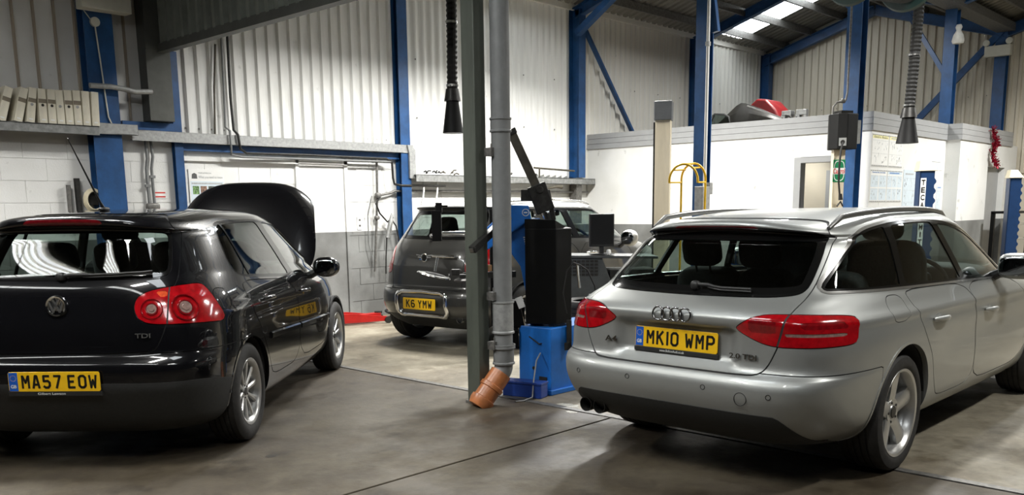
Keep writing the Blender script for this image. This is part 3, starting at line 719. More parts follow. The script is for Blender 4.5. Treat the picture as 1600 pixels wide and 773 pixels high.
def wheel(parent, x, y, r, rim_r, width, style, sgn):
    """tyre mesh with its rim, brake disc and centre cap as sub-parts; outside face towards sgn*y"""
    key = (style, r)
    if key not in WHEELS:
        w = width/2
        prof = [(rim_r, -w*0.86), (rim_r+0.02, -w), (r-0.05, -w*1.03), (r-0.018, -w*0.95), (r-0.004, -w*0.8)]
        for g in (-0.45, -0.15, 0.15, 0.45):
            prof += [(r-0.001, w*(g-0.05)), (r-0.009, w*(g-0.04)), (r-0.009, w*(g+0.04)), (r-0.001, w*(g+0.05))]
        prof += [(r-0.004, w*0.8), (r-0.018, w*0.95), (r-0.05, w*1.03), (rim_r+0.02, w), (rim_r, w*0.86)]
        ty = MB().lathe(prof, 64, 'y').mesh('wheel', 35); ty.materials.append(MATS['rubber'])
        w = -w  # outside of the master wheel is -y
        b = MB()
        b.lathe([(rim_r-0.002, -w*0.85), (rim_r-0.03, -w*0.5), (rim_r-0.035, w*0.3), (rim_r-0.014, w*0.72), (rim_r+0.004, w*0.84), (rim_r+0.012, w*0.90), (rim_r+0.008, w*0.96), (rim_r-0.006, w*0.92), (rim_r-0.018, w*0.80), (rim_r-0.026, w*0.5)], 56, 'y')
        hub = {'five': 0.075, 'ten': 0.055, 'mini': 0.06}[style]
        b.lathe([(0.0, w*0.62), (hub*0.5, w*0.62), (hub*0.55, w*0.58), (hub*0.98, w*0.60), (hub, w*0.35), (hub*0.9, w*0.2)], 30, 'y')
        n = {'five': 5, 'ten': 10, 'mini': 7}[style]
        for k in range(n):
            a = 2*math.pi*(k+0.25)/n; ca, sa = math.cos(a), math.sin(a)
            secs = []
            for t in (0, 0.15, 0.35, 0.6, 0.85, 1.0):
                rr = hub*0.75+(rim_r-0.014-hub*0.75)*t
                if style == 'five': hw = 0.046-0.010*math.sin(t*math.pi)+0.012*t
                elif style == 'ten': hw = 0.0125+0.010*t*t
                else: hw = 0.02
                yf = w*(0.60+0.14*t*t+0.05*math.sin(math.pi*t)); yb = yf-w*0.38
                cr = 0.35 if style == 'five' else 0.5
                secs.append([(rr, -hw, yb), (rr, -hw, yf-w*0.07), (rr, -hw*cr, yf), (rr, hw*cr, yf), (rr, hw, yf-w*0.07), (rr, hw, yb)])
            vs = [(p[0]*ca-p[1]*sa, p[2], p[0]*sa+p[1]*ca) for sct in secs for p in sct]; m = 6
            b.add(vs, [(i*m+j, i*m+(j+1) % m, (i+1)*m+(j+1) % m, (i+1)*m+j) for i in range(5) for j in range(m)]+[tuple(range(5*m, 6*m))])
        rim = b.mesh('rim', 30); rim.materials.append(MATS['alloy'])
        d = MB().lathe([(0.04, w*0.0), (rim_r*0.72, w*0.0), (rim_r*0.72, -w*0.18), (0.04, -w*0.18)], 40, 'y', closed=True).mesh('brake_disc', 30); d.materials.append(MATS['brake_steel'])
        c = MB().lathe([(0.0, w*0.66), (hub*0.42, w*0.655), (hub*0.47, w*0.62), (hub*0.47, w*0.5)], 24, 'y')
        for k in range(5):
            a = 2*math.pi*(k+0.5)/5; c.cyl((hub*0.74*math.cos(a), w*0.50, hub*0.74*math.sin(a)), (hub*0.74*math.cos(a), w*0.63, hub*0.74*math.sin(a)), 0.007, 6)
        c = c.mesh('centre_cap', 30); c.materials.append(MATS['dark_steel'])
        WHEELS[key] = (ty, rim, d, c)
    ty, rim, d, c = WHEELS[key]
    o = link('wheel', ty, None, parent); o.location = (x, y, r)
    if sgn > 0: o.rotation_euler = (0, 0, math.pi)
    for nm, me in (('rim', rim), ('brake_disc', d), ('centre_cap', c)): link(nm, me, None, o)
    return o
WHEELS = {}
def seat(parent, x, y, z, m='seat_cloth', wide=0.48, rest=True, tall=0.62):
    rot = Matrix.Rotation(R_(-14), 3, 'Y')
    b = MB(); b.blob((x+0.05, y, z), (0.52, wide, 0.20), 0.35)
    b.blob(Vector((x-0.17, y, z+tall*0.58)), (0.15, wide, tall), 0.4, rot=rot)
    if rest:
        b.blob(Vector((x-0.30, y, z+tall+0.14)), (0.10, 0.26, 0.19), 0.5, rot=rot)
        for q in (-0.05, 0.05): b.cyl((x-0.26, y+q, z+tall-0.05), (x-0.295, y+q, z+tall+0.08), 0.007, 6)
    return b.build('seat', m, parent, 40)
def steering_wheel(parent, x, y, z):
    rot = Matrix.Rotation(R_(65), 3, 'Y'); b = MB()
    b.tube([rot @ Vector((0.185*math.cos(t), 0.185*math.sin(t), 0))+Vector((x, y, z)) for t in [2*math.pi*k/28 for k in range(28)]], 0.016, 8, closed=True)
    for t in (0, math.pi, -math.pi/2): b.tube([rot @ Vector((0.18*math.cos(t), 0.18*math.sin(t), 0))+Vector((x, y, z)), Vector((x, y, z))], 0.014, 6)
    b.blob((x+0.01, y, z), (0.06, 0.15, 0.15), 0.6); b.cyl((x, y, z), (x+0.35, y, z-0.16), 0.03, 8)
    return b.build('steering_wheel', 'dark_trim', parent, 40)
def cabin(parent, x0, x1, w, floor, dash_x, belt, seats, wheel_y, shelf=None):
    """inside of the car: tub, dashboard, seats, steering wheel"""
    b = MB(); b.bx(x0, x1, -w, w, floor-0.05, floor); b.bx(x0, x0+0.06, -w, w, floor, belt-0.1)
    for s in (1, -1): b.bx(x0, x1, s*w-0.04, s*w+0.04, floor, belt-0.06)
    b.build('cabin_tub', 'dark_trim', parent)
    d = MB(); d.blob((dash_x+0.24, 0, belt-0.12), (0.62, 2*w-0.05, 0.34), 0.35); d.blob((dash_x, wheel_y, belt-0.02), (0.26, 0.36, 0.16), 0.5)
    d.build('dashboard', 'dark_trim', parent, 40)
    for sx, sy, wd, rest in seats: seat(parent, sx, sy, floor+0.22, wide=wd, rest=True, tall=0.62 if rest is True else rest)
    steering_wheel(parent, dash_x-0.22, wheel_y, belt-0.06)
    m = MB(); m.blob((dash_x-0.25, 0, belt+0.30), (0.03, 0.22, 0.07), 0.5); m.cyl((dash_x-0.24, 0, belt+0.32), (dash_x-0.18, 0, belt+0.40), 0.008, 6)
    m.build('inside_mirror', 'dark_trim', parent, 40)
    if shelf:
        MB().bx(shelf[0], shelf[1], -w+0.06, w-0.06, shelf[2]-0.015, shelf[2]+0.015).build('parcel_shelf', 'dark_trim', parent, bevel=0.008)
def door_mirror(parent, p, sgn, m, glass_r=(0.20, 0.13), depth=0.16, round_=False):
    e = 0.9 if round_ else 0.55
    b = MB(); b.blob(p, (depth, glass_r[0]+0.045, glass_r[1]+0.045), e, 0.8, taper=lambda q: Vector((q.x, q.y*(1-0.25*max(0, q.x/depth)), q.z*(1-0.25*max(0, q.x/depth)))))
    h = b.build('door_mirror', m, parent, 50)
    a = MB(); a.tube([(p[0]+0.01, p[1]-sgn*glass_r[0]*0.45, p[2]-glass_r[1]*0.3), (p[0]+0.02, p[1]-sgn*(glass_r[0]*0.55+0.09), p[2]-glass_r[1]*0.75)], [0.03, 0.035], 8)
    a.build('mirror_arm', 'black_plastic', h, 40)
    g = MB(); g.blob((p[0]-depth*0.44, p[1], p[2]), (0.022, glass_r[0], glass_r[1]), e*0.8, 0.8)
    g.build('mirror_glass', 'mirror_dark', h, 50)
    return h
def plate(parent, c, nrm, txt, band=True, w=0.52, h=0.111, dealer=None, m='plate_yellow', slant=0.0):
    """number plate centred at c (local) facing -x, with band and characters"""
    up = Vector((math.sin(slant), 0, math.cos(slant))); xd = Vector((0, -1, 0)); n = xd.cross(up)
    M = Matrix((xd, up, n)).transposed().to_4x4(); M.translation = Vector(c)
    b = MB(); b.prism([(-w/2+0.008, -h/2), (w/2-0.008, -h/2), (w/2, -h/2+0.008), (w/2, h/2-0.008), (w/2-0.008, h/2), (-w/2+0.008, h/2), (-w/2, h/2-0.008), (-w/2, -h/2+0.008)], 0, 0.006)
    o = b.build('number_plate', m, parent, bevel=0.0015); o.matrix_local = M
    x0 = -w/2+0.004
    if band:
        k = MB().bx(x0, x0+0.05, -h/2+0.003, h/2-0.003, 0.004, 0.0072).build('country_band', 'plate_blue', o)
        t = link('lettering', text_mesh('GB', 0.032, 0.020, 0.0006, 0.02), 'white_print', o); t.location = (x0+0.025, -h*0.24, 0.0078)
        st = MB()
        for q in range(12):
            a = q*math.pi/6; st.cyl((x0+0.025+0.016*math.cos(a), h*0.18+0.016*math.sin(a), 0.007), (x0+0.025+0.016*math.cos(a), h*0.18+0.016*math.sin(a), 0.0078), 0.002, 5)
        st.build('star_ring', 'plate_yellow', o)
        x0 += 0.054
    plate_chars(o, txt, (w/2-x0)*0.93 if band else w*0.80, h*0.71, (x0+w/2)/2 if band else 0, 0.0064, 'plate_black')
    if dealer:
        fr = MB(); fr.bx(-w/2-0.006, w/2+0.006, -h/2-0.026, -h/2-0.0005, -0.004, 0.005); fr.build('plate_surround', 'black_plastic', o, bevel=0.002)
        t = link('dealer_lettering', text_mesh(dealer, w*0.30, 0.013, 0.0005, 0.0), 'white_print', o); t.location = (-0.02, -h/2-0.012, 0.0056)
    return o
def arch_liners(parent, xs, r, zc, w):
    for x in xs:
        for s in (1, -1):
            b = MB(); pr = [(r-0.004, s*(w-0.30)), (r-0.002, s*(w-0.03)), (r+0.014, s*(w-0.03)), (r+0.014, s*(w-0.30))]
            b.lathe(pr, 28, 'y', (x, 0, zc), closed=True, a0=R_(8), a1=R_(172))
            b.lathe([(0.0, s*(w-0.31)), (r+0.005, s*(w-0.31))], 28, 'y', (x, 0, zc), a0=R_(-8), a1=R_(188))
            b.build('wheel_arch_liner', 'dark_trim', parent, 40)
def side_field(poly, sgn, y0=0.3):
    return lambda X, Y, Z, U: np.maximum(sdpoly(X, Z, poly), y0-Y*sgn)
def rear_field(poly, xmax=1.25):
    return lambda X, Y, Z, U: np.maximum(sdpoly(U, Z, poly), X-xmax)
def mirror_poly(poly): return [(-a, b) for a, b in poly]
def off(fn, d): return lambda X, Y, Z, U: fn(X, Y, Z, U)-d
def strip(A, o, pts): pass
def sym(half):  # half outline (u>=0, from bottom centre round to top centre) -> closed outline
    return half+[(-a, b) for a, b in reversed(half) if a > 1e-6]
def build_car(sp, name, label, loc, heading):
    root = thing(name, label, 'car', (loc[0], loc[1], 0), R_(heading))
    S = Shell(sp['st'], sp['xc'], sp.get('disp'))
    rest = S.faces; gaps = []; G = 0.0028
    paint = sp['paint']
    def take(fn, gap=G):
        nonlocal rest
        a, b = S.split(rest, off(fn, -gap))
        if gap:
            g, b = S.split(b, off(fn, gap)); gaps.extend(g)
        rest = b; return a
    # wheel arches
    r, zc = sp['arch_r'], sp['wheel_r']+0.012
    for x in sp['wheel_x']:
        fn = lambda X, Y, Z, U, x=x: np.maximum(np.hypot(X-x, Z-zc)-r, 0.35-np.abs(Y))
        a, rest = S.split(rest, fn)
        lip, rest = S.split(rest, off(fn, 0.016))
        for sd in (1, -1): S.part([f for f in lip if S.P[f[0]][1]*sd > 0], 'wheel_arch_lip', sp.get('arch_mat', paint), root, 0.03, 0.004)
    # side windows
    for s, sd in ((1, 'left'), (-1, 'right')):
        dlo = chaikin(sp['dlo'], 3, 0.22); fn = side_field(dlo, s)
        if sp.get('dlo_trim'):
            w = take(off(fn, sp['dlo_trim']), 0)
            ring, w2 = S.split(w, lambda *q: -fn(*q)); S.part(ring, 'window_trim', 'bright_trim', root, 0.006, 0.003); w = w2
        else: w = take(fn, 0)
        for nm, poly in sp['panes']:
            (a0, a1), (b0, b1), ins = poly; zl, zh = sp['dlo_z']
            pf = lambda X, Y, Z, U, f=fn: np.maximum(f(X, Y, Z, U)+ins, np.maximum(a0+(a1-a0)*(Z-zl)/(zh-zl)-X, X-b0-(b1-b0)*(Z-zl)/(zh-zl)))
            g, w = S.split(w, pf)
            S.part(g, nm, 'car_glass', root, 0.004, -0.004)
        S.part(w, 'window_surround', 'gloss_black', root, 0.012, 0)
    # rear lights
    for s in (1, -1):
        poly = sp['light'] if s > 0 else mirror_poly(sp['light'])
        poly = chaikin(poly, 2, 0.2); l = take(rear_field(poly), 0.0025)
        first = None
        for cut, m, push, *bw in sp['light_cuts']:
            if bw:
                a, l = S.split(l, (lambda X, Y, Z, U, c=cut, s=s: c(X, Y, Z, U*s)+bw[0])); g, l = S.split(l, (lambda X, Y, Z, U, c=cut, s=s: c(X, Y, Z, U*s)-bw[0])); l = a+l
            else: g, l = S.split(l, (lambda X, Y, Z, U, c=cut, s=s: c(X, Y, Z, U*s)))
            if g:
                o = S.part(g, 'lens', m, None, 0.012, push)
                first = first or []; first.append(o)
        main = S.part(l, 'tail_light', 'light_red', root, 0.02, 0.003)
        for o in first or []: o.parent = main
    # rear window
    rw = sym(sp['rear_window']); fn = rear_field(chaikin(rw, 2, 0.2)); w = take(fn, 0.002)
    gl, band = S.split(w, off(fn, -sp.get('frit', 0.03)))
    S.part(gl, 'rear_window', sp.get('rear_glass', 'car_glass'), root, 0.004, -0.001); S.part(band, 'rear_window_edge', 'gloss_black', root, 0.01, -0.001)
    # tailgate
    tg = take(rear_field(chaikin(sym(sp['tailgate']), 2, 0.2)), 0.0035)
    if sp.get('stop_light'):
        a, tg = S.split(tg, rear_field(chaikin(sym(sp['stop_light']), 2, 0.2))); S.part(a, 'stop_light', 'stop_red', root, 0.006, 0.003)
    if sp.get('spoiler_dark'):
        a, tg = S.split(tg, sp['spoiler_dark']); S.part(a, 'spoiler_underside', 'black_plastic', root, 0.004)
    TG = S.part(tg, 'tailgate', paint, root, 0.02)
    # bonnet and windscreen
    bx = sp['bonnet']; fn = lambda X, Y, Z, U: np.maximum(sdpoly(X, Y, chaikin(bx, 2, 0.2)), sp['bonnet_z']-Z)
    bon = take(fn, 0.003)
    ws = sp['windscreen']; fn = lambda X, Y, Z, U: np.maximum(sdpoly(Y, Z, chaikin(ws, 2, 0.12)), sp['xc']+0.35-X)
    w = take(fn, 0); S.part(w, 'windscreen', 'car_glass', root, 0.004, -0.002)
    xf = None
    if sp.get('bonnet_open'):
        hx, hz, an = sp['bonnet_open']
        xf = Matrix.Translation((hx, 0, hz)) @ Matrix.Rotation(R_(-an), 4, 'Y') @ Matrix.Translation((-hx, 0, -hz))
    S.part(bon, 'bonnet', paint, root, 0.03, 0, xf)
    # bumper and its lower plastic
    bm = take(sp['bumper'], 0.0025)
    lo, bm = S.split(bm, sp['bumper_low'])
    S.part(lo, 'bumper_lower_trim', 'bumper_plastic', root, 0.012, 0.003); BM = S.part(bm, 'rear_bumper', paint, root, 0.015)
    # doors
    for s in (1, -1):
        for nm, poly, (hx, hz) in sp['doors']:
            d = take(side_field(chaikin(poly, 2, 0.16), s, 0.45), 0.003)
            D = S.part(d, nm, paint, root, 0.02)
            p, n = S.y_at(hx, hz, s); p = Vector(p); n = Vector(n)
            b = MB(); b.blob(p-n*0.006, (0.10, 0.014, 0.075), 0.8, 0.9); b.build('handle_recess', 'gloss_black' if sp.get('dark_recess') else paint, D, 50)
            b = MB(); pts = [p+Vector((-0.095, 0, 0.006))+n*0.006, p+Vector((-0.05, 0, 0.004))+n*0.030, p+Vector((0.05, 0, 0))+n*0.032, p+Vector((0.11, 0, -0.002))+n*0.020, p+Vector((0.13, 0, -0.003))+n*0.004]
            b.tube(pts, [0.008, 0.014, 0.015, 0.014, 0.010], 10); b.build('door_handle', sp.get('handle_mat', paint), D, 50)
            if sp.get('strip'):
                zs = sp['strip']; x0 = min(a for a, _ in poly)+0.03; x1 = max(a for a, _ in poly)-0.03
                if nm == 'rear_door': x0 = sp['strip_x0']
                b = MB(); vs = []; K = 14
                for k in range(K+1):
                    x = x0+(x1-x0)*k/K; z = zs(x); q, nn = S.y_at(x, z, s)
                    for dz, do in ((-0.026, 0.0), (-0.020, 0.014), (0.012, 0.016), (0.022, 0.002)): vs.append((x, q[1]+s*do, z+dz))
                b.add(vs, [(k*4+j, k*4+j+1, k*4+5+j, k*4+4+j) for k in range(K) for j in range(3)]+[(0, 1, 2, 3), (K*4, K*4+1, K*4+2, K*4+3)]); b.build('rub_strip', sp.get('strip_mat', paint), D, 40)
    # fuel flap on the right
    if sp.get('fuel'):
        f = take(side_field(chaikin(sp['fuel'], 3, 0.22), -1), 0.002); S.part(f, 'fuel_flap', paint, root, 0.015)
    if sp.get('roof_z'):
        t, rest = S.split(rest, sp['roof_z']); S.part(t, 'roof', sp['roof_mat'], root, 0.006, 0.001)
    S.part(rest, 'body', paint, root, 0.02)
    S.part(gaps, 'shut_lines', 'dark_trim', root, 0, -0.007)
    # underbody, liners, wheels
    xr, xf_ = sp['wheel_x']; ww = sp['half_w']
    u = MB(); u.bx(0.30, xr-r, -ww*0.70, ww*0.70, 0.26, 0.36); u.bx(xr-r, xr+r, -ww*0.6, ww*0.6, 0.24, 0.36); u.bx(xr+r, xf_-r, -ww*0.84, ww*0.84, 0.21, 0.30); u.bx(xf_-r, xf_+r, -ww*0.58, ww*0.58, 0.2, 0.36); u.bx(xf_+r, sp['length']-0.15, -ww*0.8, ww*0.8, 0.2, 0.3)
    u.bx(0.20, 0.26, -ww*0.60, ww*0.60, 0.27, 0.50)
    u.cyl((xr, -ww*0.7, zc), (xr, ww*0.7, zc), 0.05, 10)
    u.build('underbody', 'dark_trim', root)
    arch_liners(root, sp['wheel_x'], r, zc, ww)
    for x in sp['wheel_x']:
        for s in (1, -1): wheel(root, x, s*sp['wheel_y'], sp['wheel_r'], sp['rim_r'], sp['tyre_w'], sp['rim'], s)
    cabin(root, *sp['cabin'])
    return root, S, TG, BM

def wiper(parent, S, pivot, tip, m='black_plastic'):
    (p0, n0), (p1, n1) = S.rear_at(*pivot), S.rear_at(*tip); pts = []
    for k in range(9):
        t = k/8; q, n = S.rear_at(pivot[0]+(tip[0]-pivot[0])*t, pivot[1]+(tip[1]-pivot[1])*t); pts.append(Vector(q)+Vector(n)*0.022)
    b = MB(); b.tube(pts, [0.011]*3+[0.008]*6, 8); b.blob(Vector(p0)+Vector(n0)*0.015, (0.05, 0.055, 0.05), 0.8)
    pts2 = [p-Vector((0, 0, 0.012)) for p in pts[2:]]; b.tube(pts2, 0.005, 6)
    return b.build('rear_wiper', m, parent, 50)
def badge_text(parent, S, txt, y, z, w, h, m='badge_chrome'):
    p, n = S.rear_at(y, z); n = Vector(n); n.z *= 0.5; n.normalize(); xd = Vector((0, -1, 0)); xd = (xd-n*xd.dot(n)).normalized()
    o = place_text(text_mesh(txt, w, h, 0.002, 0.015), m, parent, Vector(p)+n*0.007, xd, n.cross(xd), 'badge_lettering'); return o

# ---- black hatchback with raised bonnet
E_ = 3.5
golf_st = [(.19,.22,.76,3.95,5,E_),(.235,.13,.82,4.10,5.5,E_),(.30,.075,.855,4.17,6,E_),(.40,.03,.872,4.2,6,E_),(.50,.0,.879,4.2,6,E_),(.58,.0,.88,4.19,6,E_),(.625,.010,.88,4.18,6,E_),(.648,.036,.879,4.17,6,E_),(.672,.058,.878,4.16,6,E_),(.74,.06,.876,4.12,5.8,E_),(.82,.066,.868,4.0,5.5,E_),(.9,.085,.855,3.75,5.2,E_),(.96,.10,.838,3.5,5,E_),(1.03,.125,.806,3.28,4.8,E_),(1.07,.15,.787,3.18,4.7,4),(1.1,.175,.775,3.1,4.5,4),(1.12,.186,.767,3.05,4.45,4),(1.345,.310,.664,2.56,4.32,4),(1.365,.32,.655,2.5,4.3,4),(1.378,.29,.645,2.46,4.3,4),(1.388,.245,.638,2.43,4.3,4),(1.405,.228,.62,2.4,4.2,3.8),(1.425,.23,.60,2.35,4.0,3.6),(1.442,.255,.57,2.28,3.8,3.4),(1.458,.40,.52,2.2,3.5,3.2),(1.470,.70,.45,2.1,3.2,3),(1.480,1.05,.33,1.95,3,3),(1.485,1.4,.15,1.8,3,3)]
def golf_disp(P, U):
    x, y, z = P.T
    P[:, 2] -= 0.035*np.clip(np.abs(y)/0.6, 0, 1.2)**2*sstep(1.30, 1.40, z)*sstep(1.3, 0.5, x)
    # shoulder crease along the side
    P[:, 1] += np.sign(y)*0.010*np.exp(-((z-0.86)/0.022)**2)*sstep(0.3, 0.7, x)
    # handle recess below the badge line stays flat
    return P
def circ(u, z, r): return lambda X, Y, Z, U: np.hypot(U-u, (Z-z))-r
def golf_bumper_low(X, Y, Z, U): return Z-(0.515-0.085*sstep(0.75, 1.45, np.abs(U)))
golf = dict(st=golf_st, xc=1.6, disp=golf_disp, paint='black_paint', length=4.2, half_w=0.875, wheel_x=(0.752, 3.33), wheel_y=0.755, wheel_r=0.316, rim_r=0.207, tyre_w=0.205, rim='ten', arch_r=0.345,
    dlo=[(.765,1.052),(1.3,1.012),(1.93,.972),(2.5,.942),(2.93,.925),(2.95,.95),(2.72,1.14),(2.48,1.29),(2.2,1.375),(1.88,1.400),(1.5,1.408),(1.1,1.402),(.90,1.388),(.83,1.30)],
    dlo_z=(1.0, 1.4), panes=[('quarter_window', ((.0, .0), (1.045, .985), .016)), ('rear_door_window', ((1.068, 1.008), (1.885, 1.70), .020)), ('front_door_window', ((2.01, 1.82), (2.86, 2.86), .022))],
    light=[(.430,.93),(.442,.985),(.50,1.02),(.63,1.042),(.82,1.050),(.90,.985),(1.05,.815),(.80,.828),(.52,.835),(.45,.87)],
    light_cuts=[(lambda X, Y, Z, U: U-0.613, 'dark_trim', 0.002, 0.0045), (lambda X, Y, Z, U: np.maximum(np.abs(U-.575)-.03, np.abs(Z-1.0)-.016), 'lens_orange', 0.0015)],
    rear_window=[(0,1.080),(.55,1.088),(.612,1.115),(.585,1.34),(.54,1.366),(0,1.369)], frit=0.022,
    tailgate=[(0,.676),(.50,.678),(.555,.70),(.598,.80),(.613,.86),(.618,1.0),(.655,1.08),(.65,1.36),(.60,1.445),(0,1.455)],
    stop_light=[(0,1.390),(.21,1.390),(.235,1.402),(.21,1.422),(0,1.424)],
    bonnet=[(3.20,-.62),(3.45,-.68),(4.0,-.60),(4.14,-.42),(4.18,0),(4.14,.42),(4.0,.60),(3.45,.68),(3.20,.62),(3.25,0)], bonnet_z=0.70, bonnet_open=(3.3, 0.97, 77),
    windscreen=[(-.66,1.06),(.66,1.06),(.56,1.40),(-.56,1.40)],
    bumper=lambda X, Y, Z, U: np.maximum(Z-0.674, X-0.62), bumper_low=golf_bumper_low,
    doors=[('rear_door', [(.80,1.03),(1.93,.955),(1.90,.34),(1.20,.34),(1.10,.50),(.98,.70),(.86,.84)], (1.16,.88)), ('front_door', [(1.94,.955),(2.92,.91),(3.02,.72),(2.98,.34),(1.91,.34)], (2.13,.84))],
    strip=lambda x: 0.625-0.041*(x-1.185), strip_x0=1.16, fuel=[(.40,.88),(.56,.88),(.58,1.0),(.42,1.01)],
    cabin=(0.35, 3.0, 0.66, 0.36, 2.62, 0.98, [(2.0,-.36,.5,True),(2.0,.36,.5,True),(1.15,-.38,.42,.46),(1.15,.38,.42,.46),(1.15,0,.4,.46)], -.36, (0.36, 0.85, 0.98)))
def golf_car():
    root, S, TG, BM = build_car(golf, 'hatchback_car', 'black five door hatchback with its bonnet propped open', (1.802, 5.236), 41.927)
    plate(root, (-0.014, 0, 0.533), None, 'MA57 EOW', dealer='Gilbert Lawson')
    # round badge
    p, n = S.rear_at(0, .945); c = Vector((p[0]-0.012, 0, .945))
    b = MB(); b.lathe([(0.0, 0.006), (0.046, 0.004), (0.048, -0.010), (0.056, -0.014), (0.060, -0.004), (0.060, 0.012)], 40, 'x', c); o = b.build('tailgate_badge', 'chrome', TG, 40)
    k = MB()
    def seg(a, q): k.beam((c.x-0.004, -a[0], c.z+a[1]), (c.x-0.004, -q[0], c.z+q[1]), 0.010, 0.009, (1, 0, 0))
    for sx in (1, -1):
        seg((sx*0.040, 0.026), (sx*0.019, -0.036)); seg((sx*0.019, -0.036), (0, 0.004)); seg((sx*0.018, 0.042), (0, 0.006))
    k.build('badge_emblem', 'bright_trim', TG)
    for o in [c for c in root.children if c.name.startswith('tail_light')]:
        sd = 1 if sum(v.co.y for v in o.data.vertices) > 0 else -1
        for u, z, r in ((.535, .915, .027), (.705, .918, .036)):
            i = int(np.argmin((S.U-sd*u)**2+(S.P[:, 2]-z)**2)); p, n = Vector(S.P[i]), Vector(S.N[i]); M = Matrix.Translation(p) @ n.to_track_quat('Z', 'Y').to_matrix().to_4x4()
            MB().lathe([(0, .011), (r*.55, .0105), (r*.6, .007), (r, .0075), (r*1.02, .0)], 28).xf(M).build('lens', 'lens_clear', o, 40)
            MB().lathe([(r*1.02, .003), (r*1.06, .008), (r*1.25, .0085), (r*1.32, .003)], 32).xf(M).build('lens_ring', 'deep_red', o, 40)
            MB().lathe([(r*2.0, .003), (r*2.03, .0068), (r*2.2, .0068), (r*2.25, .003)], 36).xf(M).build('lens_ring', 'deep_red', o, 40)
    wiper(root, S, (0.0, 1.098), (-0.50, 1.112))
    badge_text(TG, S, 'TDI', -0.488, .776, 0.085, 0.026, 'bright_trim')
    for s in (1, -1): door_mirror(root, (2.56, s*0.955, 1.0), s, 'black_paint', (0.18, 0.125), 0.16, True)
    a = MB(); a.tube([(0.74, 0, 1.484), (0.70, 0.0, 1.53), (0.44, 0.03, 1.89)], [0.014, 0.007, 0.003], 8); a.blob((0.75, 0, 1.482), (0.10, 0.05, 0.03), 0.8); a.build('roof_aerial', 'black_plastic', root, 50)
    st = MB(); st.cyl((3.45, -0.60, 0.88), (3.70, -0.56, 1.38), 0.012, 10); st.build('bonnet_strut', 'white_paint', root, 40)
    eb = MB(); eb.bx(3.15, 4.05, -0.62, 0.62, 0.35, 0.72); eb.blob((3.6, 0, 0.74), (0.5, 0.6, 0.2), 0.4); eb.build('engine_bay', 'dark_trim', root)
golf_car()

# ---- silver estate
audi_st = [(.20,.36,.74,4.35,5,4),(.25,.20,.82,4.55,5.5,4),(.32,.10,.868,4.65,6.2,4),(.42,.03,.893,4.69,6.8,4),(.52,.0,.903,4.70,7,4),(.575,.003,.908,4.70,7,4),(.605,.022,.91,4.69,7,4),(.625,.062,.911,4.69,7,4),(.66,.080,.912,4.68,7,4),(.72,.083,.912,4.66,7,4),(.78,.084,.910,4.6,6.8,4),(.83,.082,.903,4.5,6.5,4),(.868,.074,.896,4.37,6.2,4),(.888,.070,.892,4.25,6,4),(.905,.078,.882,4.12,5.8,4),(.93,.105,.868,3.98,5.6,4),(.96,.160,.853,3.77,5.4,4),(.985,.215,.840,3.58,5.2,4),(1.02,.262,.822,3.4,4.9,4),(1.04,.282,.814,3.35,4.85,4),(1.30,.528,.695,2.73,4.62,4),(1.318,.545,.686,2.68,4.6,4),(1.330,.520,.678,2.64,4.6,4),(1.342,.478,.668,2.6,4.6,4),(1.357,.470,.655,2.56,4.4,4),(1.372,.486,.640,2.5,4.2,4),(1.392,.60,.605,2.42,3.8,3.6),(1.410,.83,.55,2.34,3.5,3.4),(1.424,1.15,.46,2.25,3.3,3.2),(1.432,1.5,.32,2.2,3,3),(1.436,1.8,.14,2.15,3,3)]
def audi_disp(P, U):
    x, y, z = P.T
    P[:, 2] -= 0.050*np.clip(np.abs(y)/0.62, 0, 1.2)**2.2*sstep(1.24, 1.34, z)*sstep(1.5, 0.6, x)
    au = np.abs(U)
    # recess around the number plate below the ridge between the lights
    rec = sstep(0.845, 0.828, z)*sstep(0.635, 0.68, z)*sstep(0.40, 0.32, au)*(x < 0.5)
    P[:, 0] += 0.038*rec
    # crisp shoulder line
    P[:, 1] += np.sign(y)*0.012*np.exp(-((z-0.878+0.012*np.clip(x-0.5, 0, 4))/0.020)**2)*sstep(0.15, 0.5, x)
    P[:, 1] -= np.sign(y)*0.012*np.exp(-((z-0.66)/0.10)**2)*sstep(1.3, 1.8, x)*sstep(3.6, 3.1, x)
    return P
def audi_low(X, Y, Z, U):
    return Z-(0.425-0.15*sstep(0.60, 0.78, np.abs(U)))+np.where(np.abs(U) > 0.85, 1.0, 0.0)
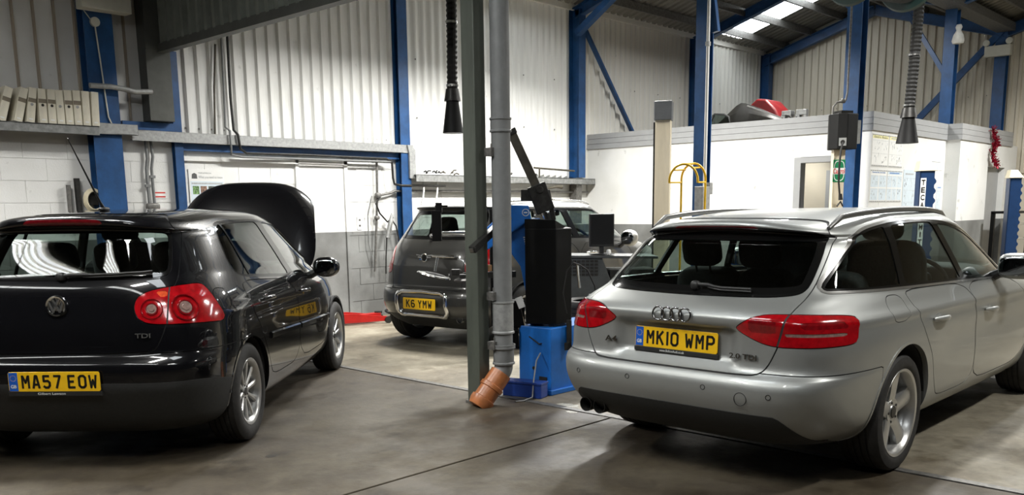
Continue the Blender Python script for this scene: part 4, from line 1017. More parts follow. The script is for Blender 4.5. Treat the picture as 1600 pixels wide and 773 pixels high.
audi = dict(st=audi_st, xc=2.0, disp=audi_disp, paint='silver_paint', length=4.7, half_w=0.905, wheel_x=(0.985, 3.79), wheel_y=0.772, wheel_r=0.326, rim_r=0.236, tyre_w=0.235, rim='five', arch_r=0.372,
    dlo=[(.385,1.022),(.50,1.020),(1.05,1.010),(2.0,.988),(2.9,.964),(2.97,.965),(2.97,.985),(2.72,1.15),(2.48,1.272),(2.2,1.338),(1.88,1.362),(1.5,1.362),(1.22,1.348),(.96,1.318),(.82,1.275),(.62,1.17)], dlo_trim=0.013,
    dlo_z=(1.0, 1.36), panes=[('quarter_window', ((.0, .0), (1.05, 1.19), .012)), ('rear_door_window', ((1.12, 1.275), (2.0, 1.87), .014)), ('front_door_window', ((2.08, 1.96), (2.90, 2.90), .020))],
    light=[(.368,.846),(.40,.872),(.46,.908),(.53,.924),(.66,.926),(.90,.918),(1.03,.906),(1.045,.88),(1.04,.80),(1.01,.775),(.75,.768),(.60,.766),(.52,.778),(.44,.808)],
    light_cuts=[(lambda X, Y, Z, U: U-0.632+(0.92-Z)*0.25, 'dark_trim', 0.002, 0.0055), (lambda X, Y, Z, U: np.maximum(np.abs(Z-.825)-.011, np.abs(U-.79)-.165), 'lens_clear', 0.001), (lambda X, Y, Z, U: np.maximum(np.abs(Z-.872)-.016, np.abs(U-.83)-.13), 'deep_red', 0.002), (lambda X, Y, Z, U: np.maximum(np.abs(Z-.862)-.030, np.abs(U-.515)-.07), 'deep_red', 0.002)],
    rear_window=[(0,.985),(.45,.992),(.60,1.006),(.635,1.04),(.632,1.20),(.612,1.295),(.56,1.313),(0,1.318)], frit=0.045, rear_glass='car_glass',
    tailgate=[(0,.616),(.47,.617),(.525,.632),(.56,.68),(.598,.768),(.628,.88),(.642,.96),(.648,1.0),(.66,1.05),(.662,1.2),(.655,1.33),(.60,1.366),(.3,1.385),(0,1.388)],
    stop_light=[(0,1.326),(.24,1.326),(.27,1.336),(.24,1.346),(0,1.346)],
    spoiler_dark=lambda X, Y, Z, U: np.maximum(np.maximum(1.318-Z-0.045*np.clip(np.abs(Y)/.62, 0, 1)**2.2, Z-1.346+0.045*np.clip(np.abs(Y)/.62, 0, 1)**2.2), X-1.2),
    bonnet=[(3.5,-.68),(4.2,-.66),(4.45,-.45),(4.5,0),(4.45,.45),(4.2,.66),(3.5,.68),(3.55,0)], bonnet_z=0.72,
    windscreen=[(-.72,1.0),(.72,1.0),(.60,1.35),(-.60,1.35)],
    bumper=lambda X, Y, Z, U: np.maximum(Z-0.632, X-0.66), bumper_low=audi_low,
    doors=[('rear_door', [(1.05,.995),(2.02,.975),(2.13,.72),(2.17,.33),(1.56,.33),(1.46,.42),(1.36,.60),(1.20,.77),(1.10,.90)], (1.43,.812)), ('front_door', [(2.03,.975),(3.02,.95),(3.30,.75),(3.34,.33),(2.18,.33),(2.14,.72)], (2.36,.795))],
    handle_mat='silver_paint', fuel=[(.77,.84),(1.00,.84),(1.00,.975),(.79,.98)],
    cabin=(0.35, 3.2, 0.68, 0.34, 2.85, 0.97, [(2.2,-.37,.5,True),(2.2,.37,.5,True),(1.30,-.40,.44,.48),(1.30,.40,.44,.48),(1.30,0,.36,.48)], -.37, (0.45, 1.05, 0.93)))
def audi_car():
    root, S, TG, BM = build_car(audi, 'estate_car', 'silver estate car with roof rails seen from behind', (3.936, 2.622), -0.27)
    p, n = S.rear_at(0, .752); plate(root, (p[0]-0.012, 0, 0.752), None, 'MK10 WMP', dealer='www.BoltonAudi.co.uk', slant=0.04)
    b = MB()
    for k in range(4):
        y = 0.0825-k*0.055; q, _ = S.rear_at(y, .895); b.tube([(q[0]-0.010+0.003*math.sin(t*2+k), y+0.0355*math.cos(t), .893+0.0355*math.sin(t)) for t in [2*math.pi*j/28 for j in range(28)]], 0.0052, 8, closed=True)
    b.build('ring_badge', 'badge_chrome', TG, 50)
    badge_text(TG, S, 'A4', 0.405, .724, 0.075, 0.032); badge_text(TG, S, '2.0 TDI', -0.425, .708, 0.15, 0.027)
    wiper(root, S, (-0.02, 1.022), (-0.36, 1.014))
    for s in (1, -1):
        pts = []
        for k in range(15):
            t = k/14; x = 0.70+1.80*t; q = S.y_at(x, 1.40, s)[0]
            h = 1.385+0.045*math.sin(math.pi*min(1, max(0, (t*1.05))))**0.5-0.02*(1-t)*(1-t)
            if k in (0, 14): h -= 0.035
            pts.append((x, s*(0.585-0.03*abs(2*t-1)**2), h))
        b = MB(); b.tube(pts, [0.012]+[0.017]*13+[0.012], 8)
        b.build('roof_rail', 'rail_satin', root, 50)
        door_mirror(root, (2.62, s*1.0, 1.045), s, 'silver_paint', (0.21, 0.125))
        for y, z in ((0.237, .537), (0.60, .53)):
            q, n = S.rear_at(s*y, z); n = Vector(n)
            c = MB(); c.tube([Vector(q)+n*0.001+(n.cross(Vector((0,0,1))).normalized()*math.cos(t)+Vector((0,0,1))*math.sin(t))*0.0125 for t in [2*math.pi*j/20 for j in range(20)]], 0.0018, 5, closed=True)
            c.build('parking_sensor', 'black_plastic', BM, 40)
    q, n = S.rear_at(-.451, .50); n = Vector(n); c = MB(); c.tube([Vector(q)+n*0.001+(n.cross(Vector((0,0,1))).normalized()*math.cos(t)+Vector((0,0,1))*math.sin(t))*0.033 for t in [2*math.pi*j/28 for j in range(28)]], 0.0022, 5, closed=True); c.build('towing_eye_cover', 'black_plastic', BM, 40)
    b = MB()
    for y in (0.60, 0.50): b.lathe([(0.030, 0.30), (0.040, 0.0), (0.043, 0.0), (0.043, 0.30)], 24, 'x', (0.085, y, 0.315), closed=True)
    b.build('exhaust_tailpipe', 'dark_steel', root, 40)
audi_car()

# ---- dark crossover with white roof
mini_st = [(.22,.25,.76,3.9,4.5,4),(.30,.12,.83,4.02,4.8,4),(.40,.03,.872,4.08,4.8,4),(.50,.0,.89,4.10,4.8,4),(.58,.008,.893,4.1,4.8,4),(.625,.03,.894,4.1,4.8,4),(.66,.065,.893,4.09,4.6,4),(.75,.065,.888,4.05,4.4,4),(.85,.066,.878,3.98,4.2,4),(.95,.08,.86,3.85,4,4),(1.02,.105,.842,3.6,4,4),(1.08,.14,.822,3.3,4,4),(1.13,.175,.80,3.12,4,4),(1.16,.20,.787,3.05,4,4),(1.18,.214,.778,3.02,4,4),(1.415,.384,.675,2.63,4,4),(1.43,.395,.668,2.6,4,4),(1.455,.40,.655,2.55,4,4),(1.468,.36,.648,2.52,4,4),(1.485,.345,.635,2.48,4,4),(1.505,.36,.61,2.42,3.8,3.8),(1.525,.48,.56,2.34,3.5,3.5),(1.542,.75,.48,2.25,3.3,3.3),(1.554,1.1,.36,2.15,3,3),(1.560,1.5,.16,2.0,3,3)]
mini = dict(st=mini_st, xc=1.75, paint='mink_paint', length=4.1, half_w=0.888, wheel_x=(0.70, 3.295), wheel_y=0.765, wheel_r=0.335, rim_r=0.225, tyre_w=0.21, rim='mini', arch_r=0.362, arch_mat='bumper_plastic',
    dlo=[(.42,1.165),(.9,1.145),(1.7,1.125),(2.7,1.095),(2.98,1.085),(2.80,1.25),(2.55,1.40),(2.3,1.448),(1.5,1.462),(.9,1.455),(.62,1.43),(.50,1.30)],
    dlo_z=(1.14, 1.46), panes=[('quarter_window', ((.0, .0), (.96, .93), .018)), ('rear_door_window', ((1.03, 1.0), (1.67, 1.59), .020)), ('front_door_window', ((1.79, 1.71), (2.84, 2.84), .022))],
    light=[(.53,.80),(.62,.785),(.80,.80),(.84,.94),(.78,1.065),(.63,1.085),(.55,1.05),(.515,.94)], light_cuts=[(circ(.67,.87,.035), 'lens_clear', 0.001), (circ(.67,.98,.045), 'deep_red', 0.002)],
    rear_window=[(0,1.15),(.52,1.158),(.60,1.19),(.57,1.40),(.52,1.44),(0,1.448)], frit=0.035, rear_glass='car_glass_dark',
    tailgate=[(0,.635),(.50,.637),(.49,.66),(.505,.80),(.508,1.0),(.58,1.13),(.645,1.30),(.61,1.45),(.52,1.475),(0,1.48)],
    bonnet=[(3.2,-.66),(3.8,-.62),(3.95,-.3),(3.97,0),(3.95,.3),(3.8,.62),(3.2,.66),(3.25,0)], bonnet_z=0.85,
    windscreen=[(-.70,1.13),(.70,1.13),(.58,1.44),(-.58,1.44)],
    bumper=lambda X, Y, Z, U: np.maximum(Z-0.632, X-0.60), bumper_low=lambda X, Y, Z, U: Z-0.36,
    doors=[('rear_door', [(.92,1.10),(1.70,1.09),(1.70,.36),(1.12,.36),(1.02,.60)], (1.05,.98)), ('front_door', [(1.72,1.09),(2.85,1.06),(2.88,.36),(1.72,.36)], (1.92,.97))],
    handle_mat='chrome', roof_z=lambda X, Y, Z, U: 1.478-Z, roof_mat='white_paint',
    cabin=(0.35, 3.0, 0.66, 0.42, 2.62, 1.1, [(1.95,-.36,.5,True),(1.95,.36,.5,True),(1.15,-.36,.5,.5),(1.15,.36,.5,.5)], -.36, (0.36, 0.85, 1.06)))
def mini_car():
    root, S, TG, BM = build_car(mini, 'crossover_car', 'dark grey crossover car with white roof parked by the back wall', (6.091, 7.078), 5.395)
    plate(root, (-0.028, 0, 0.490), None, 'K6 YMW', band=False, w=0.46, h=0.118)
    # chrome surround of the plate recess
    pts = []
    for k in range(36):
        t = 2*math.pi*k/36; y = 0.35*math.copysign(abs(math.cos(t))**0.32, math.cos(t)); z = .485+0.125*math.copysign(abs(math.sin(t))**0.32, math.sin(t)); q, n = S.rear_at(y, z); pts.append(Vector(q)+Vector((-0.012, 0, 0)))
    b = MB(); b.tube(pts, 0.024, 8, closed=True); b.build('plate_surround', 'chrome', BM, 50)
    c, n = S.rear_at(0, .965); c = Vector((c[0]-0.012, 0, .965)); k = MB()
    k.tube([c+Vector((0, 0.040*math.cos(t), 0.040*math.sin(t))) for t in [2*math.pi*j/28 for j in range(28)]], 0.007, 8, closed=True)
    for s in (1, -1):
        for j in range(3): k.beam(c+Vector((0, s*0.042, 0.022-j*0.02)), c+Vector((0.004, s*(0.115-j*0.022), 0.030-j*0.024)), 0.012, 0.012, (1, 0, 0))
    o = k.build('winged_badge', 'chrome', TG, 40)
    k = MB(); k.lathe([(0, -0.004), (0.036, -0.002), (0.037, 0.008)], 24, 'x', c); k.build('badge_disc', 'gloss_black', TG, 40)
    q, n = S.rear_at(-.28, .975); h = MB(); h.tube([(q[0]-0.02, -.12, .985), (q[0]-0.028, -.28, .985), (q[0]-0.015, -.42, .985)], 0.018, 8); h.build('tailgate_handle', 'chrome', TG, 50)
    wiper(root, S, (0.0, 1.175), (-0.42, 1.185), 'bright_trim')
    for s in (1, -1):
        if s < 0: MB().lathe([(0.030, 0.25), (0.036, 0.0), (0.042, 0.0), (0.042, 0.25)], 24, 'x', (0.08, s*0.46, 0.345), closed=True).build('exhaust_tailpipe', 'chrome', root, 40)
        door_mirror(root, (2.58, s*0.985, 1.10), s, 'white_paint', (0.17, 0.15), 0.15, True)
        b = MB(); b.tube([(0.62, s*0.56, 1.50), (0.75, s*0.57, 1.535), (1.5, s*0.565, 1.555), (2.2, s*0.55, 1.535), (2.35, s*0.54, 1.50)], 0.014, 8); b.build('roof_rail', 'bright_trim', root, 50)
mini_car()
# ------------------------------------------------------------------ central column and rainwater pipe
o = struct(MB().bx(4.60, 4.71, 4.70, 4.83, 0, 3.19).build('trim_20', 'green_grey_steel', None, bevel=0.006), 'grey green steel column in the middle of the workshop')
MB().bx(4.71, 4.75, 4.70, 4.745, 1.00, 1.045).build('wooden_wedge', 'wood_block', o)
bb = MB(); bb.bx(4.59, 4.735, 4.69, 4.845, 0, 0.02); bb.build('base_plate', 'dirty_steel', o)
MB().bx(4.71, 4.755, 4.755, 4.815, 0.0, 3.19).build('blue_edge', 'blue_steel', o)
for z in (1.86, 0.82, 0.45):
    b = MB(); b.bx(4.66, 4.78, 4.60, 4.67, z-0.03, z+0.03); b.cyl((4.70, 4.63, z+0.03), (4.70, 4.63, z+0.06), 0.012, 8); b.build('pipe_bracket', 'dirty_steel', o)
t = thing('rainwater_pipe', 'tall grey plastic downpipe ending in an orange clay coloured bend', 'pipe', (4.76, 4.60, 0))
MB().cyl((0, 0, 0.34), (0, 0, 3.17), 0.070, 28).build('downpipe', 'pipe_grey', t, 40)
def collar(z, h, r, m='pipe_grey'):
    b = MB(); b.lathe([(r-0.012, z-h/2), (r, z-h/2), (r, z-h/2+0.012), (r-0.006, z-h/2+0.018), (r-0.006, z+h/2-0.018), (r, z+h/2-0.012), (r, z+h/2), (r-0.012, z+h/2)], 32); b.build('pipe_collar', m, t, 30)
collar(0.66, 0.24, 0.084, 'galvanised'); collar(0.37, 0.13, 0.084); collar(2.05, 0.10, 0.080); collar(0.44, 0.03, 0.09)
DX = Vector((-0.62, 0.20, 0)).normalized()
pts = [Vector((0, 0, 0.36)), Vector((0, 0, 0.30))]+[DX*(0.10*(1-math.cos(a)))+Vector((0, 0, 0.30-0.10*math.sin(a))) for a in [R_(12), R_(24), R_(36), R_(46)]]
MB().tube(pts, 0.070, 28).build('pipe_bend', 'pipe_grey', t, 50)
dn = (DX*math.cos(R_(50))+Vector((0, 0, -math.sin(R_(50))))); p0 = pts[-1]
MB().tube([p0-dn*0.01, p0+dn*0.10, p0+dn*0.105, p0+dn*0.135, p0+dn*0.14, p0+dn*0.22, p0+dn*0.225, p0+dn*0.26, p0+dn*0.30], [0.083, 0.083, 0.092, 0.092, 0.082, 0.082, 0.094, 0.094, 0.080], 28).build('clay_bend', 'clay_orange', t, 35)

# ------------------------------------------------------------------ tyre changer
TC = thing('tyre_changer', 'blue tyre changing machine with black tilting mast behind the grey column', 'machine', (5.3, 4.7, 0), R_(-46.5))
WI = Matrix.Rotation(R_(46.5), 4, 'Z') @ Matrix.Translation((-5.3, -4.7, 0))   # world -> local
b = MB(); b.bx(5.21, 5.95, 4.52, 4.86, 0.03, 0.53); b.bx(5.19, 5.97, 4.50, 4.88, 0.0, 0.04); o = b.xf(WI).build('base_cabinet', 'machine_blue', TC, bevel=0.006)
b = MB(); b.cyl((5.205, 4.70, 0.20), (5.22, 4.70, 0.20), 0.014, 12); b.bx(5.204, 5.211, 4.56, 4.64, 0.10, 0.14); b.xf(WI).build('base_fitting', 'black_plastic', o)
MB().prism([(-0.085, 0.52), (0.02, 0.52), (0.0, 1.38), (-0.35, 1.36), (-0.35, 1.27), (-0.16, 1.0), (-0.12, 0.8)], 0.10, 0.22, 'xz').build('tilt_column', 'machine_blue', TC, bevel=0.006)
b = MB(); b.prism([(-0.50, 1.08), (-0.24, 1.26), (-0.07, 1.375), (-0.09, 1.48), (-0.24, 1.485), (-0.50, 1.24)], 0.04, 0.20, 'xz'); o = b.build('swing_arm', 'machine_blue', TC, bevel=0.008)
MB().bx(-0.129, -0.101, 0.035, 0.040, 1.420, 1.430).build('logo_bar', 'white_print', TC)
k = MB(); k.tube([(-0.115+0.026*math.cos(a), 0.037, 1.425+0.026*math.sin(a)) for a in [2*math.pi*j/20 for j in range(20)]], 0.003, 5, closed=True); k.build('logo_ring', 'white_print', TC)
for k in range(4): MB().bx(-0.135+0.004*k, -0.075+0.004*k-0.01*(k % 2), 0.096, 0.0995, 1.225-0.017*k, 1.234-0.017*k).build('print_line', 'white_print', TC)
b = MB(); b.beam((-0.225, 0.16, 2.06), (0.02, 0.16, 1.53), 0.07, 0.07); b.build('mast', 'hose_tan', TC, bevel=0.004)
b = MB(); b.beam((-0.23, 0.16, 2.068), (-0.212, 0.16, 2.03), 0.095, 0.085); b.build('mast_cap', 'dark_steel', TC, bevel=0.003)
b = MB(); b.beam((-0.03, 0.15, 1.64), (0.05, 0.15, 1.43), 0.12, 0.15); b.beam((0.06, 0.12, 1.60), (0.11, 0.12, 1.36), 0.05, 0.04); b.box((-0.10, 0.15, 1.56), (0.10, 0.10, 0.09)); b.cyl((0.0, 0.08, 1.60), (0.0, 0.22, 1.60), 0.03, 12); b.build('head_block', 'dark_steel', TC, bevel=0.006)
b = MB(); b.beam((0.02, 0.16, 1.45), (0.08, 0.18, 1.30), 0.03, 0.03); b.build('tool_shaft', 'bright_trim', TC)
# black tall cover: two visible faces with a chamfered back corner
b = MB(); b.prism([(-0.125, -0.02), (0.115, -0.10), (0.245, 0.02), (0.245, 0.16), (-0.06, 0.16)], 0.55, 1.30, 'xy'); o = b.build('mast_cover', 'black_box', TC, bevel=0.006)
b = MB(); vs = [(-0.125, -0.02, 1.30), (0.115, -0.10, 1.30), (0.245, 0.02, 1.30), (0.245, 0.16, 1.30), (-0.06, 0.16, 1.30), (-0.125, -0.02, 1.375), (0.11, -0.10, 1.365), (0.20, 0.02, 1.31), (0.2, 0.16, 1.31), (-0.06, 0.16, 1.375)]
b.add(vs, [(5, 6, 7, 8, 9), (0, 1, 6, 5), (1, 2, 7, 6), (2, 3, 8, 7), (3, 4, 9, 8), (4, 0, 5, 9)]); b.build('cover_top', 'black_box', TC)
b = MB(); b.bx(0.06, 0.24, -0.07, -0.05, 0.34, 0.40); b.bx(0.06, 0.10, -0.07, -0.05, 0.34, 0.58); b.bx(0.20, 0.24, -0.07, -0.05, 0.34, 0.58); b.cyl((0.11, -0.08, 0.37), (0.11, -0.05, 0.37), 0.016, 8); b.build('pivot_bracket', 'dark_steel', TC)
b = MB(); b.box((-0.20, 0.10, 0.62), (0.14, 0.14, 0.22)); b.box((-0.24, 0.1, 0.42), (0.12, 0.16, 0.16)); b.build('pneumatic_block', 'black_box', TC, bevel=0.01)
b = MB(); b.box((-0.165, -0.01, 0.72), (0.055, 0.004, 0.09), Matrix.Rotation(R_(-20), 3, 'Y')); b.build('hanging_card', 'paper', TC)
b = MB(); b.tube([(-0.16, 0.02, 0.68), (-0.14, 0.01, 0.60), (-0.12, 0.02, 0.50)], 0.007, 6); b.build('chrome_lever', 'chrome', TC, 40)
b = MB(); b.tube([(0.30, -0.14, 1.02), (0.25, -0.16, 1.04), (0.20, -0.14, 0.98), (0.17, -0.13, 0.80), (0.19, -0.13, 0.68), (0.20, -0.12, 0.64)], 0.006, 6); b.tube([(0.30, -0.14, 1.02), (0.36, -0.12, 0.98), (0.42, -0.10, 0.85), (0.44, -0.08, 0.7)], 0.006, 6); b.build('air_hose', 'hose_black', TC, 40)
b = MB(); b.tube([(0.28, -0.12, 1.03), (0.29, -0.12, 0.92), (0.30, -0.11, 0.84)], [0.012, 0.009, 0.012], 8); b.build('inflator_valve', 'chrome', TC, 40)
b = MB(); b.tube([(-0.10, -0.10, 0.46), (-0.02, -0.12, 0.40), (0.05, -0.12, 0.42), (0.10, -0.1, 0.50)], 0.006, 6); b.build('loose_cable', 'hose_black', TC, 40)
# helper arm reaching left behind the column
b = MB(); b.beam((-0.25, -0.18, 1.40), (-0.515, -0.605, 1.165), 0.052, 0.052); b.build('helper_arm', 'dark_steel', TC, bevel=0.004)
b = MB(); b.beam((-0.515, -0.605, 1.165), (-0.520, -0.613, 1.161), 0.03, 0.03); b.build('arm_end_cap', 'bright_trim', TC)
HX = -0.53  # frame shift from the helper plane
b = MB(); b.box((-0.82, 0.06, 1.33), (0.075, 0.05, 0.24)); b.box((-0.80, 0.06, 1.47), (0.05, 0.04, 0.08)); b.bx(-0.83, -0.73, 0.045, 0.075, 1.475, 1.49); b.build('helper_slide', 'black_box', TC, bevel=0.004)
b = MB(); b.cyl((-0.78, 0.08, 1.275), (-0.30, 0.20, 1.27), 0.011, 10); b.cyl((-0.82, 0.06, 1.08), (-0.84, 0.05, 0.97), 0.012, 10); b.build('helper_rod', 'bright_trim', TC, 40)
rt = Matrix.Rotation(R_(14), 4, 'Y'); b = MB(); b.lathe([(0.0, -0.006), (0.075, -0.004), (0.085, 0.006), (0.135, 0.0), (0.138, -0.008), (0.12, -0.012), (0, -0.016)], 40); b.xf(Matrix.Translation((-0.85, 0.05, 0.945)) @ rt).build('pressing_disc', 'bright_trim', TC, 30)
b = MB(); b.lathe([(0.0, 0.0), (0.078, 0.002), (0.08, 0.009), (0.0, 0.012)], 32); b.xf(Matrix.Translation((-0.845, 0.05, 0.945)) @ rt).build('disc_pad', 'rubber', TC, 30)
b = MB(); b.lathe([(0.0, 0.0), (0.09, 0.0), (0.095, 0.012), (0.06, 0.03), (0, 0.03)], 30); b.xf(Matrix.Translation((-0.60, 0.08, 0.885))).build('clamp_plate', 'brake_steel', TC, 30)
b = MB(); b.box((-0.68, 0.08, 0.96), (0.07, 0.06, 0.05)); b.box((-0.60, 0.08, 0.93), (0.10, 0.08, 0.03)); b.build('clamp_jaw', 'dark_steel', TC, bevel=0.006)
b = MB(); b.beam((-0.62, 0.12, 0.93), (-0.20, 0.22, 0.93), 0.05, 0.05); b.build('clamp_rail', 'dark_steel', TC)
b = MB(); b.cyl((-0.36, 0.30, 0.5), (-0.36, 0.30, 1.45), 0.05, 12); b.build('helper_post', 'black_box', TC, 40)
t = thing('parts_tray', 'small dark blue box on the floor beside the orange pipe bend', 'box', (5.06, 4.66, 0), R_(-75))
b = MB(); b.bx(-0.17, 0.17, -0.06, 0.06, 0.0, 0.12); b.build('tray_body', 'tray_blue', t, bevel=0.008)
MB().bx(-0.175, 0.175, -0.065, 0.065, 0.105, 0.125).build('tray_lid', 'tray_blue', t, bevel=0.004)
cab = MB().tube([(5.20, 4.62, 0.33), (5.13, 4.60, 0.28), (5.05, 4.56, 0.14), (4.99, 4.52, 0.02), (4.90, 4.53, 0.006), (4.84, 4.56, 0.006)], 0.006, 8).build('supply_cable', 'grey_upvc', None, 40); props(cab, 'pale grey cable running from the blue machine to the floor', 'cable')
# ------------------------------------------------------------------ wheel balancer with screen
BA = thing('wheel_balancer', 'dark grey wheel balancer cabinet between the two cars', 'machine', (6.9, 5.3, 0), R_(-46.5))
b = MB(); b.prism([(-0.42, 0.0), (0.06, 0.0), (0.06, 0.78), (-0.02, 0.985), (-0.42, 0.985)], 0.0, 0.46, 'xz'); b.build('cabinet', 'machine_grey', BA, bevel=0.008)
b = MB(); b.bx(0.06, 0.52, 0.05, 0.44, 0.0, 0.86); b.build('side_cabinet', 'dark_steel', BA, bevel=0.008)
b = MB(); b.prism([(-0.44, 0.985), (0.52, 0.965), (0.52, 0.99), (-0.44, 1.01)], -0.02, 0.48, 'xz'); b.build('top_tray', 'machine_grey', BA, bevel=0.004)
sl = MB().bx(-0.016, 0.016, -0.004, 0.0, -0.011, 0.011).mesh('vent_slot'); sl.materials.append(MATS['dark_hole'])
for i in range(8):
    for j in range(5): q = link('vent_slot', sl, None, BA); q.location = (-0.37+i*0.042, -0.001, 0.82+j*0.032)
b = MB(); b.cyl((0.20, -0.10, 0.86), (0.20, 0.1, 0.86), 0.03, 12); b.build('balancer_shaft', 'bright_trim', BA, 40)
MO = thing('monitor', 'black flat screen monitor standing on the wheel balancer', 'monitor', (6.97, 5.36, 1.008), R_(-46.5+6))
b = MB(); b.bx(-0.145, 0.10, -0.022, 0.022, 0.075, 0.39); b.build('housing', 'black_plastic', MO, bevel=0.006)
b = MB(); b.bx(-0.13, 0.085, -0.0245, -0.021, 0.10, 0.375); b.build('screen', 'screen_black', MO)
b = MB(); b.bx(-0.04, 0.0, -0.01, 0.03, 0.0, 0.09); b.blob((-0.02, 0.0, 0.006), (0.24, 0.18, 0.012), 0.5); b.build('stand', 'black_plastic', MO, 40)
b = MB(); b.blob((0, 0, 0), (0.05, 0.03, 0.05), 0.6); q = b.build('wheel_weight', 'paper', None, 40); q.location = (6.92, 5.26, 1.035); props(q, 'small pale block lying in front of the monitor foot', 'block')
def loose_tyre(loc, rot, label):
    prof = [(0.215, -0.09), (0.25, -0.105), (0.30, -0.10), (0.318, -0.07)]
    for g in (-0.04, 0.0, 0.04): prof += [(0.32, g-0.008), (0.312, g-0.006), (0.312, g+0.006), (0.32, g+0.008)]
    prof += [(0.318, 0.07), (0.30, 0.10), (0.25, 0.105), (0.215, 0.09)]
    q = MB().lathe(prof, 48, 'z').build('tyre', 'rubber', None, 40); q.location = loc; q.rotation_euler = rot; props(q, label, 'tyre', 'loose tyres by the balancer'); return q
for k in range(3): loose_tyre((6.42, 5.02, 0.106+k*0.212), (0, 0, k), ('bottom', 'middle', 'top')[k]+' tyre of the stack beside the wheel balancer')
b = MB(); b.bx(-0.09, 0.09, -0.06, 0.06, 0, 0.05); q = b.build('tool_tray', 'galvanised', None, bevel=0.004); q.location = (6.42, 4.98, 0.637); props(q, 'shallow metal tray on top of the tyre stack', 'tray')
# ------------------------------------------------------------------ lifts
L2 = thing('two_post_lift', 'beige lift column with a dark grey cap by the office wall', 'car lift', (8.77, 5.9, 0), R_(-62))
b = MB(); b.bx(-0.085, 0.085, -0.08, 0.08, 0.02, 2.43); b.build('column', 'beige_post', L2, bevel=0.006); 
MB().bx(-0.25, 0.25, -0.2, 0.2, 0, 0.02).build('base_plate', 'dirty_steel', L2)
MB().bx(-0.105, -0.086, -0.075, 0.075, 0.05, 2.40).build('carriage_slot', 'dark_steel', L2)
MB().bx(-0.10, 0.10, -0.10, 0.09, 2.42, 2.63).build('column_cap', 'cap_grey', L2, bevel=0.008)
def lift_post(loc, rz, label, text):
    t = thing('lift_post', label, 'lift post', (*loc, 0), rz, 'four post lift columns')
    b = MB(); b.bx(-0.10, 0.06, -0.09, -0.076, 0.02, 1.83); b.bx(-0.10, -0.086, -0.09, 0.09, 0.02, 1.83); b.bx(-0.10, 0.06, 0.076, 0.09, 0.02, 1.83); b.build('post', 'lift_blue', t)
    b = MB(); z = 0.15
    b.bx(0.02, 0.028, -0.07, 0.07, 0.02, 1.8); b.build('ratchet_plate', 'lift_blue', t)
    n = MB().prism([(0, 0), (0.022, 0.03), (0.022, 0.05), (0, 0.08)], -0.088, -0.076, 'xz').mesh('ratchet_tooth'); n.materials.append(MATS['lift_blue'])
    for k in range(13): q = link('ratchet_tooth', n, None, t); q.location = (0.06, 0, 0.35+k*0.11)
    vs = [(-0.12, -0.11, 1.83), (0.09, -0.11, 1.83), (0.09, 0.11, 1.83), (-0.12, 0.11, 1.83), (-0.10, -0.08, 1.95), (0.0, -0.08, 1.95), (0.0, 0.08, 1.95), (-0.10, 0.08, 1.95)]
    MB().add(vs, [(0, 3, 2, 1), (4, 5, 6, 7), (0, 1, 5, 4), (1, 2, 6, 5), (2, 3, 7, 6), (3, 0, 4, 7)]).build('post_cap', 'cream_cap', t, bevel=0.006)
    MB().bx(-0.2, 0.2, -0.18, 0.18, 0, 0.02).build('base_plate', 'dirty_steel', t)
    if text:
        p = MB().bx(-0.09, -0.03, -0.094, -0.0895, 0.95, 1.75).build('name_strip', 'paper', t)
        for k, ch in enumerate('TECALEMIT'):
            place_text(text_mesh(ch, 0.042 if ch != 'I' else 0.014, 0.062, 0.001, 0.03), 'plate_black', p, (-0.06, -0.0955, 1.70-k*0.085), (1, 0, 0), (0, 0, 1))
lift_post((11.0, 3.75), R_(-55), 'blue lift post with cream cap and a vertical lettered strip', True)
lift_post((15.42, 3.95), R_(-58), 'blue lift post with cream cap at the right edge', False)
# ------------------------------------------------------------------ yellow hoops
YH = thing('hoop_rail', 'yellow tubular double hoop handrail beside the blue conduit column', 'handrail', (7.6, 4.75, 0), R_(-46.5))
def hoop(x0, x1, y, zt, zs, z0, name):
    r = (x1-x0)/2; c = (x0+x1)/2; h = zt-zs
    pts = [(x0, y, z0), (x0, y, zs)]+[(c-r*math.cos(a), y, zs+h*math.sin(a)) for a in [R_(q) for q in range(12, 180, 12)]]+[(x1, y, zs), (x1, y, z0)]
    MB().tube(pts, 0.011, 8).build(name, 'safety_yellow', YH, 50)
hoop(-0.262, 0.010, -0.12, 1.855, 1.70, 1.68, 'small_hoop'); hoop(-0.105, 0.130, 0.10, 1.87, 1.72, 0.0, 'tall_hoop')
b = MB()
for a, c in (((-0.262, -0.12, 1.685), (-0.105, 0.10, 1.69)), ((0.010, -0.12, 1.685), (0.13, 0.10, 1.69)), ((-0.22, -0.12, 1.80), (-0.07, 0.10, 1.81)), ((-0.126, -0.12, 1.855), (0.012, 0.10, 1.87)), ((-0.05, -0.12, 1.82), (0.07, 0.10, 1.83))): b.tube([a, c], 0.009, 6)
b.build('hoop_links', 'safety_yellow', YH, 50)
